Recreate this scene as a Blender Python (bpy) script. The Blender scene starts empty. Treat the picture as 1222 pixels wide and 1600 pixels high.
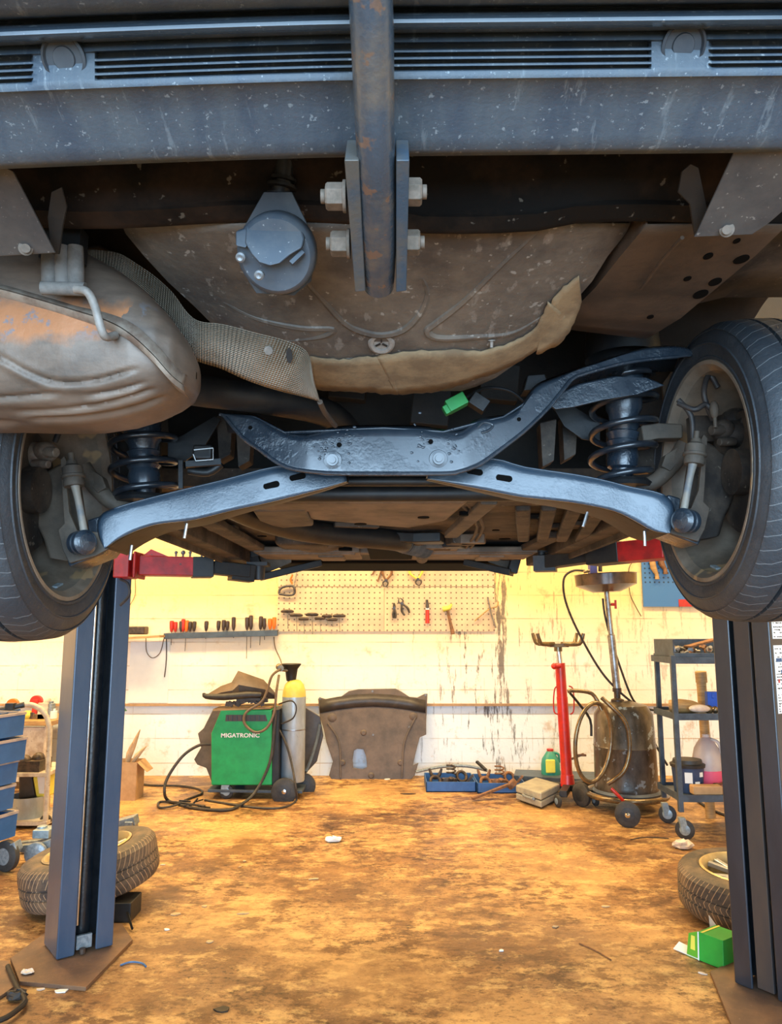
import bpy, math, random
from mathutils import Vector, Matrix
from mathutils.geometry import tessellate_polygon
random.seed(7)
PI = math.pi
sc = bpy.context.scene
C = sc.collection

# ------------------------------------------------------------------ camera
F = 1180.0                      # focal length in pixels of the 1222 x 1600 frame
PITCH = math.atan(180 / F)      # looking slightly up
H = 1.39
cam_d = bpy.data.cameras.new('camera')
cam_d.sensor_fit = 'VERTICAL'
cam_d.sensor_height = 36
cam_d.lens = 36 * F / 1600
cam_d.clip_start = 0.02
cam = bpy.data.objects.new('camera', cam_d)
cam.location = (0, 0, H)
cam.rotation_euler = (PI / 2 + PITCH, 0, 0)
C.objects.link(cam)
sc.camera = cam

# ------------------------------------------------------------------ world, lights, exposure
w = bpy.data.worlds.new('world')
sc.world = w
w.use_nodes = True
w.node_tree.nodes['Background'].inputs[0].default_value = (0.55, 0.75, 1.0, 1)
w.node_tree.nodes['Background'].inputs[1].default_value = 1.0

def area(name, loc, rot, sx, sy, power, col, spread=180):
    l = bpy.data.lights.new(name, 'AREA')
    l.shape = 'RECTANGLE'; l.size = sx; l.size_y = sy
    l.energy = power; l.color = col; l.spread = math.radians(spread)
    o = bpy.data.objects.new(name, l)
    o.location = loc; o.rotation_euler = rot
    C.objects.link(o)
    return o
# daylight through the open workshop door behind the camera
area('door_daylight', (0, -3.2, 1.9), (math.radians(90), 0, 0), 5.2, 3.4, 470, (0.52, 0.76, 1.0))
# warm ceiling lamps at the back and the two sides of the workshop
for i, (x, y, p) in enumerate([(-3.3, 6.0, 105), (-1.2, 5.9, 90), (1.2, 5.9, 78), (3.3, 5.8, 60), (-3.2, 2.6, 62), (3.2, 2.4, 52)]):
    area('ceiling_lamp_light', (x, y, 3.85), (0, 0, 0), 1.4, 0.35, p, (1.0, 0.71, 0.34))
sc.view_settings.view_transform = 'Standard'
sc.view_settings.look = 'None'
sc.view_settings.gamma = 1
sc.view_settings.use_curve_mapping = False
sc.view_settings.exposure = 0.55

# ------------------------------------------------------------------ helpers
SP, CP = math.sin(PITCH), math.cos(PITCH)
def ray(px, py):
    y = (800 - py) / F
    return (px - 611) / F, CP - y * SP, SP + y * CP
def P(px, py, Y):
    "world point seen at a pixel, lying at distance Y in front of the camera"
    a, b, c = ray(px, py)
    t = Y / b
    return Vector((a * t, Y, H + c * t))
def G(px, py, z=0.0):
    "world point seen at a pixel, lying at height z"
    a, b, c = ray(px, py)
    t = (z - H) / c
    return Vector((a * t, b * t, z))
def proj(p):
    'pixel at which a world point is seen'
    y_, z_ = p[1], p[2] - H
    d = y_ * CP + z_ * SP
    return 611 + F * p[0] / d, 800 - F * (z_ * CP - y_ * SP) / d
def V(*a):
    return Vector(a)

WO = {}       # world origin of each object or part

def tag(o, label=None, cat=None, group=None, kind=None):
    if label: o['label'] = label
    if cat: o['category'] = cat
    if group: o['group'] = group
    if kind: o['kind'] = kind
    return o

def thing(name, label, cat, loc=(0, 0, 0), group=None):
    o = bpy.data.objects.new(name, None)
    o.empty_display_size = 0.05
    C.objects.link(o)
    o.location = loc
    WO[o.name] = Vector(loc)
    return tag(o, label, cat, group)

def copy_tree(o, parent=None):
    c = o.copy()
    C.objects.link(c)
    if parent: c.parent = parent
    for ch in list(o.children):
        copy_tree(ch, c)
    return c

def frame_of(axis):
    a = Vector(axis).normalized()
    t = Vector((0, 0, 1)) if abs(a.z) < 0.9 else Vector((1, 0, 0))
    u = a.cross(t).normalized()
    return a, u, a.cross(u).normalized()

def smooth_path(pts, k=4):
    pts = [Vector(p) for p in pts]
    out = []
    n = len(pts)
    for i in range(n - 1):
        p0 = pts[max(i - 1, 0)]; p1 = pts[i]; p2 = pts[i + 1]; p3 = pts[min(i + 2, n - 1)]
        for j in range(k):
            t = j / k
            out.append(0.5 * ((2 * p1) + (p2 - p0) * t + (2 * p0 - 5 * p1 + 4 * p2 - p3) * t * t + (3 * p1 - p0 - 3 * p2 + p3) * t ** 3))
    out.append(pts[-1])
    return out

class MB:
    def __init__(s):
        s.v = []; s.f = []; s.m = []; s.cur = 0
    def add(s, vs, fs):
        b = len(s.v)
        s.v += [Vector(p) for p in vs]
        s.f += [tuple(i + b for i in f) for f in fs]
        s.m += [s.cur] * len(fs)
        return s
    def mat(s, i):
        s.cur = i
        return s
    def box(s, c, size, rot=None):
        x, y, z = size[0] / 2, size[1] / 2, size[2] / 2
        vs = [Vector(p) for p in ((-x, -y, -z), (x, -y, -z), (x, y, -z), (-x, y, -z), (-x, -y, z), (x, -y, z), (x, y, z), (-x, y, z))]
        if rot is not None:
            R = rot if isinstance(rot, Matrix) else Matrix.Rotation(rot, 3, 'Z')
            vs = [R @ p for p in vs]
        return s.add([p + Vector(c) for p in vs], [(3, 2, 1, 0), (4, 5, 6, 7), (0, 1, 5, 4), (1, 2, 6, 5), (2, 3, 7, 6), (3, 0, 4, 7)])
    def bar(s, p0, p1, w, h, up=(0, 0, 1)):
        "rectangular bar between two points, w across and h along up"
        p0 = Vector(p0); p1 = Vector(p1)
        d = (p1 - p0).normalized()
        u = d.cross(Vector(up))
        if u.length < 1e-4: u = d.cross(Vector((1, 0, 0)))
        u.normalize(); v = u.cross(d)
        vs = []
        for p in (p0, p1):
            for a, b in ((-1, -1), (1, -1), (1, 1), (-1, 1)):
                vs.append(p + u * a * w / 2 + v * b * h / 2)
        return s.add(vs, [(3, 2, 1, 0), (4, 5, 6, 7), (0, 1, 5, 4), (1, 2, 6, 5), (2, 3, 7, 6), (3, 0, 4, 7)])
    def tube(s, pts, r, n=10, k=0, closed=False):
        pts = smooth_path(pts, k) if k else [Vector(p) for p in pts]
        m = len(pts)
        vs = []; prev = None
        for i, p in enumerate(pts):
            d = (pts[min(i + 1, m - 1)] - pts[max(i - 1, 0)])
            if d.length < 1e-9: d = Vector((0, 0, 1))
            d.normalize()
            if prev is None:
                _, u, v = frame_of(d)
            else:
                u = (prev - d * prev.dot(d))
                if u.length < 1e-6: _, u, _v = frame_of(d)
                u.normalize()
            prev = u
            v = d.cross(u)
            rr = r[min(int(i * len(r) / m), len(r) - 1)] if isinstance(r, (list, tuple)) else r
            if isinstance(r, (list, tuple)):
                t = i / max(m - 1, 1) * (len(r) - 1); a = int(t); b = min(a + 1, len(r) - 1)
                rr = r[a] + (r[b] - r[a]) * (t - a)
            for q in range(n):
                an = 2 * PI * q / n
                vs.append(p + u * math.cos(an) * rr + v * math.sin(an) * rr)
        fs = []
        for i in range(m - 1):
            for q in range(n):
                a = i * n + q; b = i * n + (q + 1) % n
                fs.append((a, b, b + n, a + n))
        fs.append(tuple(range(n - 1, -1, -1)))
        fs.append(tuple((m - 1) * n + q for q in range(n)))
        return s.add(vs, fs)
    def cyl(s, p0, p1, r0, r1=None, n=24):
        return s.tube([p0, p1], [r0, r0 if r1 is None else r1], n)
    def lathe(s, prof, org=(0, 0, 0), axis=(0, 0, 1), n=32, cap=True, sx=1.0):
        "prof = [(radius, height)...]"
        a, u, v = frame_of(axis)
        org = Vector(org)
        vs = []
        for r, h in prof:
            for q in range(n):
                an = 2 * PI * q / n
                vs.append(org + a * h + (u * math.cos(an) * sx + v * math.sin(an)) * max(r, 1e-5))
        fs = []
        for i in range(len(prof) - 1):
            for q in range(n):
                b = (q + 1) % n
                fs.append((i * n + q, i * n + b, (i + 1) * n + b, (i + 1) * n + q))
        if cap:
            fs.append(tuple(range(n - 1, -1, -1)))
            fs.append(tuple((len(prof) - 1) * n + q for q in range(n)))
        return s.add(vs, fs)
    def ring(s, org, axis, R, r, n=40, k=10, arc=(0, 2 * PI)):
        a, u, v = frame_of(axis)
        org = Vector(org)
        pts = [org + (u * math.cos(t) + v * math.sin(t)) * R for t in [arc[0] + (arc[1] - arc[0]) * i / n for i in range(n + 1)]]
        return s.tube(pts, r, k)
    def prism(s, outer, vec, holes=()):
        "flat outline (3D points) with holes, extruded by vec"
        loops = [[Vector(p) for p in outer]] + [[Vector(p) for p in h] for h in holes]
        tris = tessellate_polygon(loops)
        flat = [p for l in loops for p in l]
        n = len(flat)
        vec = Vector(vec)
        vs = flat + [p + vec for p in flat]
        fs = []
        for t in tris:
            a, b, c = t
            nn = (flat[b] - flat[a]).cross(flat[c] - flat[a])
            if nn.length < 1e-14: continue
            if nn.dot(vec) > 0: a, b, c = c, b, a
            fs.append((a, b, c)); fs.append((c + n, b + n, a + n))
        off = 0
        for l in loops:
            m = len(l)
            for i in range(m):
                a = off + i; b = off + (i + 1) % m
                fs.append((a, b, b + n, a + n))
            off += m
        return s.add(vs, fs)
    def grid(s, rows, cu=False):
        n = len(rows[0]); m = len(rows)
        vs = [p for r in rows for p in r]
        fs = []
        for i in range(m - 1):
            for j in range(n if cu else n - 1):
                b = (j + 1) % n
                fs.append((i * n + j, i * n + b, (i + 1) * n + b, (i + 1) * n + j))
        return s.add(vs, fs)
    def sphere(s, c, r, n=16, m=10, sc3=(1, 1, 1)):
        prof = []
        vs = []
        c = Vector(c)
        for i in range(m + 1):
            th = PI * i / m
            for q in range(n):
                an = 2 * PI * q / n
                rr = max(math.sin(th), 1e-4) * r
                vs.append(c + Vector((rr * math.cos(an) * sc3[0], rr * math.sin(an) * sc3[1], -r * math.cos(th) * sc3[2])))
        fs = [(i * n + q, i * n + (q + 1) % n, (i + 1) * n + (q + 1) % n, (i + 1) * n + q) for i in range(m) for q in range(n)]
        return s.add(vs, fs)
    def jitter(s, a):
        for p in s.v:
            p += Vector((random.uniform(-a, a), random.uniform(-a, a), random.uniform(-a, a)))
        return s
    def xf(s, M):
        s.v = [M @ p for p in s.v]
        return s
    def build(s, name, mats, parent=None, label=None, cat=None, group=None, kind=None, smooth=True, bevel=0, solid=0, sub=0, angle=38, origin=None, local=False):
        import bmesh
        me = bpy.data.meshes.new(name)
        if parent is not None:
            po = WO[parent.name]
            org = Vector(origin) if origin is not None else po
        else:
            if origin is not None: org = Vector(origin)
            elif local: org = Vector((0, 0, 0))
            else:
                xs = [p.x for p in s.v]; ys = [p.y for p in s.v]; zs = [p.z for p in s.v]
                org = Vector(((min(xs) + max(xs)) / 2, (min(ys) + max(ys)) / 2, min(zs)))
        me.from_pydata([tuple(p - org) for p in s.v], [], s.f)
        if not isinstance(mats, (list, tuple)): mats = [mats]
        for m in mats: me.materials.append(m)
        if len(mats) > 1:
            for i, p in enumerate(me.polygons): p.material_index = s.m[i]
        bm = bmesh.new(); bm.from_mesh(me)
        bmesh.ops.recalc_face_normals(bm, faces=bm.faces)
        bm.to_mesh(me); bm.free()
        if smooth:
            me.polygons.foreach_set('use_smooth', [True] * len(me.polygons))
            me.set_sharp_from_angle(angle=math.radians(angle))
        me.update()
        o = bpy.data.objects.new(name, me)
        C.objects.link(o)
        if parent is not None:
            o.parent = parent
            o.location = org - WO[parent.name]
        else:
            o.location = org
        WO[o.name] = org.copy()
        if sub:
            md = o.modifiers.new('sub', 'SUBSURF'); md.levels = sub; md.render_levels = sub
        if solid:
            md = o.modifiers.new('solid', 'SOLIDIFY'); md.thickness = abs(solid); md.offset = 1 if solid > 0 else -1
        if bevel:
            md = o.modifiers.new('bevel', 'BEVEL'); md.width = bevel; md.segments = 2; md.limit_method = 'ANGLE'; md.angle_limit = math.radians(40); md.harden_normals = True
        return tag(o, label, cat, group, kind)

# ------------------------------------------------------------------ materials
def newmat(name):
    m = bpy.data.materials.new(name)
    m.use_nodes = True
    nt = m.node_tree
    nt.nodes.clear()
    out = nt.nodes.new('ShaderNodeOutputMaterial')
    b = nt.nodes.new('ShaderNodeBsdfPrincipled')
    nt.links.new(b.outputs[0], out.inputs[0])
    return m, nt, b
def nd(nt, t, **kw):
    n = nt.nodes.new(t)
    for k, v in kw.items():
        if k.startswith('i_'):
            n.inputs[int(k[2:]) if k[2:].isdigit() else k[2:]].default_value = v
        else: setattr(n, k, v)
    return n
def math_(nt, op, a, b=None, c=None):
    n = nt.nodes.new('ShaderNodeMath'); n.operation = op
    for i, x in enumerate((a, b, c)):
        if x is None: continue
        if isinstance(x, (int, float)): n.inputs[i].default_value = x
        else: nt.links.new(x, n.inputs[i])
    return n.outputs[0]
def noise(nt, vec, scale, detail=6, rough=.6):
    n = nd(nt, 'ShaderNodeTexNoise')
    n.inputs['Scale'].default_value = scale; n.inputs['Detail'].default_value = detail; n.inputs['Roughness'].default_value = rough
    nt.links.new(vec, n.inputs['Vector'])
    return n.outputs['Fac']
def ramp(nt, fac, stops):
    r = nd(nt, 'ShaderNodeValToRGB')
    e = r.color_ramp.elements
    e[0].position = stops[0][0]; e[0].color = (*stops[0][1], 1)
    e[1].position = stops[-1][0]; e[1].color = (*stops[-1][1], 1)
    for p, c in stops[1:-1]:
        x = e.new(p); x.color = (*c, 1)
    nt.links.new(fac, r.inputs[0])
    return r.outputs[0]
def mix(nt, fac, a, b, mode='MIX'):
    n = nd(nt, 'ShaderNodeMix', data_type='RGBA', blend_type=mode)
    for s, x in ((n.inputs[0], fac), (n.inputs[6], a), (n.inputs[7], b)):
        if isinstance(x, (int, float)): s.default_value = x
        elif isinstance(x, tuple): s.default_value = (*x, 1) if len(x) == 3 else x
        else: nt.links.new(x, s)
    return n.outputs[2]
def M(name, c1, c2=None, rough=.5, metal=0, scale=8, lo=.4, hi=.62, bump=0, bscale=60, speck=None, coat=0, stretch=None, r2=None, trans=0, spec=.5, bmask=None, streak=None):
    m, nt, b = newmat(name)
    tc = nd(nt, 'ShaderNodeTexCoord').outputs['Object']
    if stretch:
        mp = nd(nt, 'ShaderNodeMapping'); mp.inputs['Scale'].default_value = stretch
        nt.links.new(tc, mp.inputs[0]); tv = mp.outputs[0]
    else: tv = tc
    if c2 is None: c2 = tuple(x * .75 for x in c1)
    nf = noise(nt, tv, scale, 8, .65)
    col = ramp(nt, nf, [(lo, c1), (hi, c2)])
    if speck:
        sc_, th, cs, amt = speck
        sf = noise(nt, tc, sc_, 3, .6)
        msk = ramp(nt, sf, [(th, (0, 0, 0)), (th + .035, (1, 1, 1))])
        col = mix(nt, math_(nt, 'MULTIPLY', msk, amt), col, cs)
    if streak:
        sv, th, cs, amt = streak
        mp2 = nd(nt, 'ShaderNodeMapping'); mp2.inputs['Scale'].default_value = sv
        nt.links.new(tc, mp2.inputs[0])
        col = mix(nt, math_(nt, 'MULTIPLY', ramp(nt, noise(nt, mp2.outputs[0], 6, 6, .65), [(th, (0, 0, 0)), (th + .05, (1, 1, 1))]), amt), col, cs)
    nt.links.new(col, b.inputs['Base Color'])
    b.inputs['Roughness'].default_value = rough
    if r2 is not None:
        rr = ramp(nt, nf, [(lo, (rough,) * 3), (hi, (r2,) * 3)])
        nt.links.new(rr, b.inputs['Roughness'])
    b.inputs['Metallic'].default_value = metal
    b.inputs['Specular IOR Level'].default_value = spec
    b.inputs['Coat Weight'].default_value = coat
    b.inputs['Coat Roughness'].default_value = .25
    b.inputs['Transmission Weight'].default_value = trans
    if bump:
        bp = nd(nt, 'ShaderNodeBump'); bp.inputs['Strength'].default_value = 1; bp.inputs['Distance'].default_value = bump
        hgt_ = noise(nt, tc, bscale, 5, .6)
        if bmask:
            mk_ = ramp(nt, noise(nt, tc, bmask[0], 4, .6), [(bmask[1], (.12,) * 3), (bmask[2], (1, 1, 1))])
            hgt_ = math_(nt, 'MULTIPLY', hgt_, mk_)
        nt.links.new(hgt_, bp.inputs['Height'])
        nt.links.new(bp.outputs[0], b.inputs['Normal'])
    return m

dust = (.20, .155, .115)
m_plastic = M('bumper_plastic', (.045, .065, .09), (.076, .095, .112), .5, 0, 5, speck=(150, .64, (.30, .34, .36), .5), bump=.0006, bscale=200, stretch=(3.0, 1, .35), r2=.62, streak=((11, 2, 1.3), .60, (.16, .19, .21), .5))
m_plastic_dark = M('slot_plastic', (.02, .026, .035), (.05, .055, .06), .6, 0, 12)
m_towtube = M('tow_tube_steel', (.05, .068, .09), (.12, .105, .09), .27, .25, 12, .44, .60, bump=.0008, bscale=140, speck=(38, .60, (.20, .10, .05), .55), coat=.3)
m_towplate = M('tow_plate_steel', (.10, .095, .085), (.045, .075, .11), .55, .2, 14, .42, .6, bump=.0006, bscale=150)
m_bolt = M('dusty_bolt', (.17, .13, .10), (.10, .08, .06), .75, .1, 60, bump=.0005)
m_bolt_steel = M('bolt_steel', (.22, .23, .24), (.13, .13, .13), .5, .5, 60)
m_under = M('dusty_underbody', (.085, .062, .044), (.020, .015, .012), .75, 0, 7, .4, .6, bump=.002, bscale=35, speck=(60, .66, (.26, .22, .17), .5))
m_under_dark = M('dark_underbody', (.009, .008, .007), (.022, .017, .013), .75, 0, 6, bump=.0015, bscale=40)  # darker copy of the underbody coating, with recess shade put into its colour
m_beam = M('rear_beam_shaded_paint', (.008, .0065, .0055), (.034, .020, .013), .8, 0, 4, .45, .62, bump=.001, bscale=50, speck=(45, .66, (.2, .18, .15), .5), spec=.15)  # black and brown paint, darkened further for the shade behind the bumper
m_well = M('spare_well_coating', (.155, .13, .105), (.066, .054, .046), .46, 0, 6, .38, .62, bump=.0018, bscale=60, speck=(55, .65, (.42, .40, .36), .5), r2=.75, streak=((6, 3, 3), .60, (.26, .23, .20), .5))
m_tape = M('tan_sealing_strip', (.27, .19, .105), (.17, .115, .065), .8, 0, 22, bump=.0008, bscale=160)
m_rail = M('chassis_rail_coating', (.085, .057, .038), (.04, .028, .02), .7, 0, 7, bump=.001, bscale=60)
m_tank = M('muffler_steel', (.235, .175, .13), (.16, .115, .085), .55, .25, 5, .38, .66, bump=.0012, bscale=30, speck=(12, .64, (.62, .30, .12), .75), stretch=(1, 1, 3))
m_tank, nt, b = newmat('muffler_shell')
tc = nd(nt, 'ShaderNodeTexCoord').outputs['Object']
sep = nd(nt, 'ShaderNodeSeparateXYZ'); nt.links.new(tc, sep.inputs[0])
mp = nd(nt, 'ShaderNodeMapping'); mp.inputs['Scale'].default_value = (1, 1, 3); nt.links.new(tc, mp.inputs[0])
base = ramp(nt, noise(nt, mp.outputs[0], 6, 8, .65), [(.38, (.17, .122, .09)), (.64, (.085, .062, .047))])
zz_ = math_(nt, 'ADD', sep.outputs[2], math_(nt, 'MULTIPLY', math_(nt, 'SUBTRACT', noise(nt, tc, 14, 6), .5), .08))
band = math_(nt, 'SUBTRACT', 1.0, math_(nt, 'MINIMUM', 1.0, math_(nt, 'ABSOLUTE', math_(nt, 'DIVIDE', math_(nt, 'SUBTRACT', zz_, .447), .040))))
xlim = math_(nt, 'LESS_THAN', math_(nt, 'ADD', sep.outputs[0], math_(nt, 'MULTIPLY', noise(nt, tc, 20, 4), .08)), -.36)
rm = ramp(nt, band, [(.05, (0, 0, 0)), (.6, (1, 1, 1))])
col = mix(nt, math_(nt, 'MULTIPLY', math_(nt, 'MULTIPLY', rm, xlim), .8), base, (.40, .15, .05))
sf_ = ramp(nt, noise(nt, tc, 22, 5, .7), [(.58, (0, 0, 0)), (.63, (1, 1, 1))])
bl = math_(nt, 'MULTIPLY', math_(nt, 'MULTIPLY', sf_, rm), .8)
col = mix(nt, bl, col, (.13, .14, .16))
nt.links.new(col, b.inputs['Base Color']); b.inputs['Roughness'].default_value = .5; b.inputs['Metallic'].default_value = .2
bp = nd(nt, 'ShaderNodeBump'); bp.inputs['Distance'].default_value = .001
nt.links.new(noise(nt, tc, 40, 5), bp.inputs['Height']); nt.links.new(bp.outputs[0], b.inputs['Normal'])
m_seam = M('muffler_seam_steel', (.30, .25, .20), (.17, .12, .09), .5, .3, 30, bump=.0006)
m_rubber = M('hanger_rubber', (.16, .145, .13), (.10, .09, .08), .8, 0, 40, bump=.0005)
m_rod = M('dusty_rod', (.27, .24, .21), (.17, .15, .13), .6, .1, 40, bump=.0003, bscale=200)
m_black = M('black_undercoat', (.014, .022, .033), (.024, .035, .048), .24, 0, 9, bump=.0020, bscale=150, coat=.6, r2=.42, bmask=(14, .48, .60))
m_arm = M('painted_arm_steel', (.024, .043, .066), (.034, .054, .078), .30, 0, 10, bump=.0020, bscale=220, coat=.6, bmask=(9, .42, .62))
m_blackmat = M('matt_black_steel', (.006, .007, .009), (.018, .016, .014), .5, 0, 14, bump=.0006)
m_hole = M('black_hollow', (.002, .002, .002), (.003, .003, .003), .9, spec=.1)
m_spring = M('spring_steel', (.010, .013, .018), (.02, .024, .03), .28, 0, 30, coat=.5)
m_knuckle = M('dusty_casting', (.12, .093, .068), (.055, .044, .034), .7, .05, 10, bump=.0012, bscale=60)
m_linkrod = M('dusty_link', (.25, .22, .18), (.11, .13, .155), .6, .1, 16, .42, .62, bump=.0006, bscale=160)
m_rim_in = M('wheel_rim_inner', (.32, .26, .20), (.15, .12, .09), .45, .2, 5, bump=.0005, speck=(9, .60, (.50, .33, .16), .6))
m_socket = M('socket_plastic', (.042, .056, .074), (.07, .08, .092), .45, 0, 20, bump=.0002, speck=(150, .68, (.4, .4, .4), .5))
m_brk = M('dusty_bracket_steel', (.085, .08, .076), (.05, .05, .052), .6, .1, 12, bump=.0005, speck=(130, .66, (.35, .33, .3), .5))
m_tray2 = M('dusty_splash_tray', (.19, .14, .10), (.09, .068, .05), .7, 0, 8, bump=.001)
m_bead = M('bumper_gloss_bead', (.035, .055, .08), (.06, .08, .10), .22, 0, 6, speck=(120, .67, (.3, .33, .35), .5), coat=.8)
m_lift = M('lift_column_paint', (.040, .072, .125), (.06, .09, .14), .30, .1, 8, bump=.0005, bscale=120, coat=.4, stretch=(1, 1, .3))  # base colour raised to carry a blue daylight sheen
m_lift_shaded = M('lift_column_paint_shaded', (.016, .024, .036), (.026, .034, .048), .28, .1, 8, bump=.0004, bscale=120, coat=.6, stretch=(1, 1, .3))  # same lift paint, darkened for the column that faces away from the light
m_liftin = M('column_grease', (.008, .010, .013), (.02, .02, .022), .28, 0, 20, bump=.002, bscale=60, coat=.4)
m_liftside = M('column_side_paint', (.07, .05, .04), (.035, .032, .035), .5, 0, 3, stretch=(1, 1, .3))
m_red = M('red_lift_paint', (.46, .012, .012), (.25, .01, .01), .45, 0, 14, bump=.0006, speck=(22, .66, (.05, .03, .03), .8))
m_redjack = M('red_jack_paint', (.62, .02, .012), (.45, .02, .012), .35, 0, 12, coat=.3)
m_steel = M('worn_steel', (.42, .42, .42), (.22, .2, .19), .35, .8, 20)
m_chrome = M('polished_rod', (.75, .76, .78), (.6, .6, .62), .15, 1, 20)
m_brass = M('worn_bright_hose', (.25, .17, .08), (.12, .09, .06), .25, .6, 20, coat=.4)
m_blk = M('black_plastic', (.016, .017, .02), (.04, .036, .034), .5, 0, 16)
m_hose = M('black_hose_rubber', (.02, .02, .022), (.05, .04, .035), .55, 0, 30)
m_tanhose = M('tan_hose_rubber', (.16, .10, .05), (.09, .06, .04), .5, 0, 30)
m_green = M('green_machine_paint', (.008, .36, .105), (.006, .28, .08), .42, 0, 10, speck=(40, .72, (.02, .12, .05), .6))
m_white = M('white_print', (.85, .87, .86), (.75, .78, .78), .5)
m_cyl = M('gas_cylinder_paint', (.42, .50, .57), (.33, .38, .42), .35, .3, 10, stretch=(1, 1, .4), speck=(30, .68, (.2, .2, .2), .5))
m_cylband = M('cylinder_shoulder_yellow', (.72, .62, .12), (.6, .5, .1), .45)
m_sheet = M('undertray_plastic', (.13, .095, .075), (.075, .058, .048), .6, 0, 6, bump=.0015, bscale=30)
m_tray = M('blue_tray_plastic', (.03, .11, .33), (.02, .08, .25), .5, 0, 10, speck=(30, .68, (.06, .05, .05), .6))
m_bin = M('blue_bin_plastic', (.035, .13, .32), (.025, .10, .25), .55, 0, 8)
m_binlip = M('dusty_bin_rim', (.42, .33, .28), (.3, .24, .2), .7, 0, 12)
m_drum = M('oil_drum_steel', (.05, .043, .036), (.17, .145, .12), .3, .35, 7, .42, .7, bump=.0008, speck=(14, .60, (.33, .42, .50), .6), stretch=(1, 1, .5))
m_dish = M('drain_pan_steel', (.055, .04, .035), (.12, .075, .06), .25, .5, 8, coat=.3)
m_shelf = M('cart_blue_paint', (.07, .10, .14), (.045, .06, .085), .45, .1, 14)
m_cast = M('galvanised_castor', (.40, .50, .56), (.26, .33, .38), .4, .4, 30)
m_tyrewheel = M('solid_rubber_wheel', (.05, .047, .045), (.028, .027, .027), .6, 0, 18)
m_wood = M('worn_wood', (.48, .30, .12), (.30, .18, .08), .6, 0, 8, stretch=(1, 1, 8))
m_cream = M('cream_frame_paint', (.66, .60, .50), (.45, .36, .28), .5, 0, 14, speck=(30, .66, (.2, .13, .09), .7))
m_card = M('cardboard', (.52, .32, .16), (.42, .25, .12), .8, 0, 10)
m_paper = M('crumpled_paper', (.75, .68, .62), (.6, .48, .38), .8, 0, 12, bump=.003, bscale=40)
m_grey = M('grey_case_plastic', (.38, .36, .28), (.27, .25, .21), .6, 0, 10)
m_parts = M('oily_machine_part', (.09, .06, .045), (.03, .024, .02), .45, .3, 30, bump=.001, bscale=80)
m_rusty = M('rusty_part', (.28, .13, .06), (.13, .07, .04), .6, .2, 30, bump=.001, bscale=80)
m_chip = M('pale_wood_chip', (.62, .43, .24), (.45, .3, .16), .8, 0, 10)
m_plate = M('rusty_floor_plate', (.13, .08, .055), (.22, .125, .07), .55, .15, 7, .4, .65, bump=.001, speck=(120, .68, (.45, .36, .3), .6))
m_jackgrey = M('hammered_grey_paint', (.20, .24, .27), (.34, .38, .41), .4, .4, 60, bump=.001, bscale=90)
m_alloy = M('alloy_silver', (.60, .64, .68), (.5, .52, .55), .3, .6, 10)
m_alloyrim = M('alloy_dusty_rim', (.66, .52, .26), (.5, .38, .2), .35, .4, 10)
m_greencard = M('green_carton', (.02, .36, .04), (.015, .30, .035), .5)
m_greenlight = M('light_green_carton', (.12, .44, .03), (.10, .38, .03), .5)
m_yellow = M('yellow_print', (.80, .75, .10), (.7, .62, .1), .5)
m_orange = M('orange_handle', (.85, .18, .02), (.7, .15, .02), .4)
m_redh = M('red_handle', (.55, .03, .02), (.4, .03, .02), .4)
m_darkh = M('dark_handle', (.04, .03, .03), (.08, .05, .04), .4)
m_gun = M('dark_tool_steel', (.05, .045, .05), (.11, .10, .10), .4, .5, 30)
m_bluepl = M('bright_blue_plastic', (.01, .09, .55), (.01, .07, .45), .4)
m_purple = M('violet_blue_plastic', (.06, .07, .32), (.05, .05, .22), .4)
m_jug = M('translucent_jug_plastic', (.80, .74, .72), (.72, .66, .66), .4, 0, 10, trans=.5)
m_pink = M('pink_screenwash', (.90, .12, .22), (.85, .12, .2), .3)
m_teal = M('teal_bottle_plastic', (.03, .28, .20), (.03, .24, .2), .4)
m_tissue = m_paper
m_plug = M('green_connector_plastic', (.03, .30, .07), (.03, .22, .06), .45)
m_bagblk = M('black_bag_sheet', (.035, .03, .03), (.06, .05, .045), .45, 0, 10, bump=.002, bscale=20)
m_bluetool = M('blue_board_steel', (.05, .14, .30), (.04, .10, .22), .45, .1, 8)
m_greenleaf = M('green_lamp_shade', (.02, .12, .05), (.02, .09, .04), .5)

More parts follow.
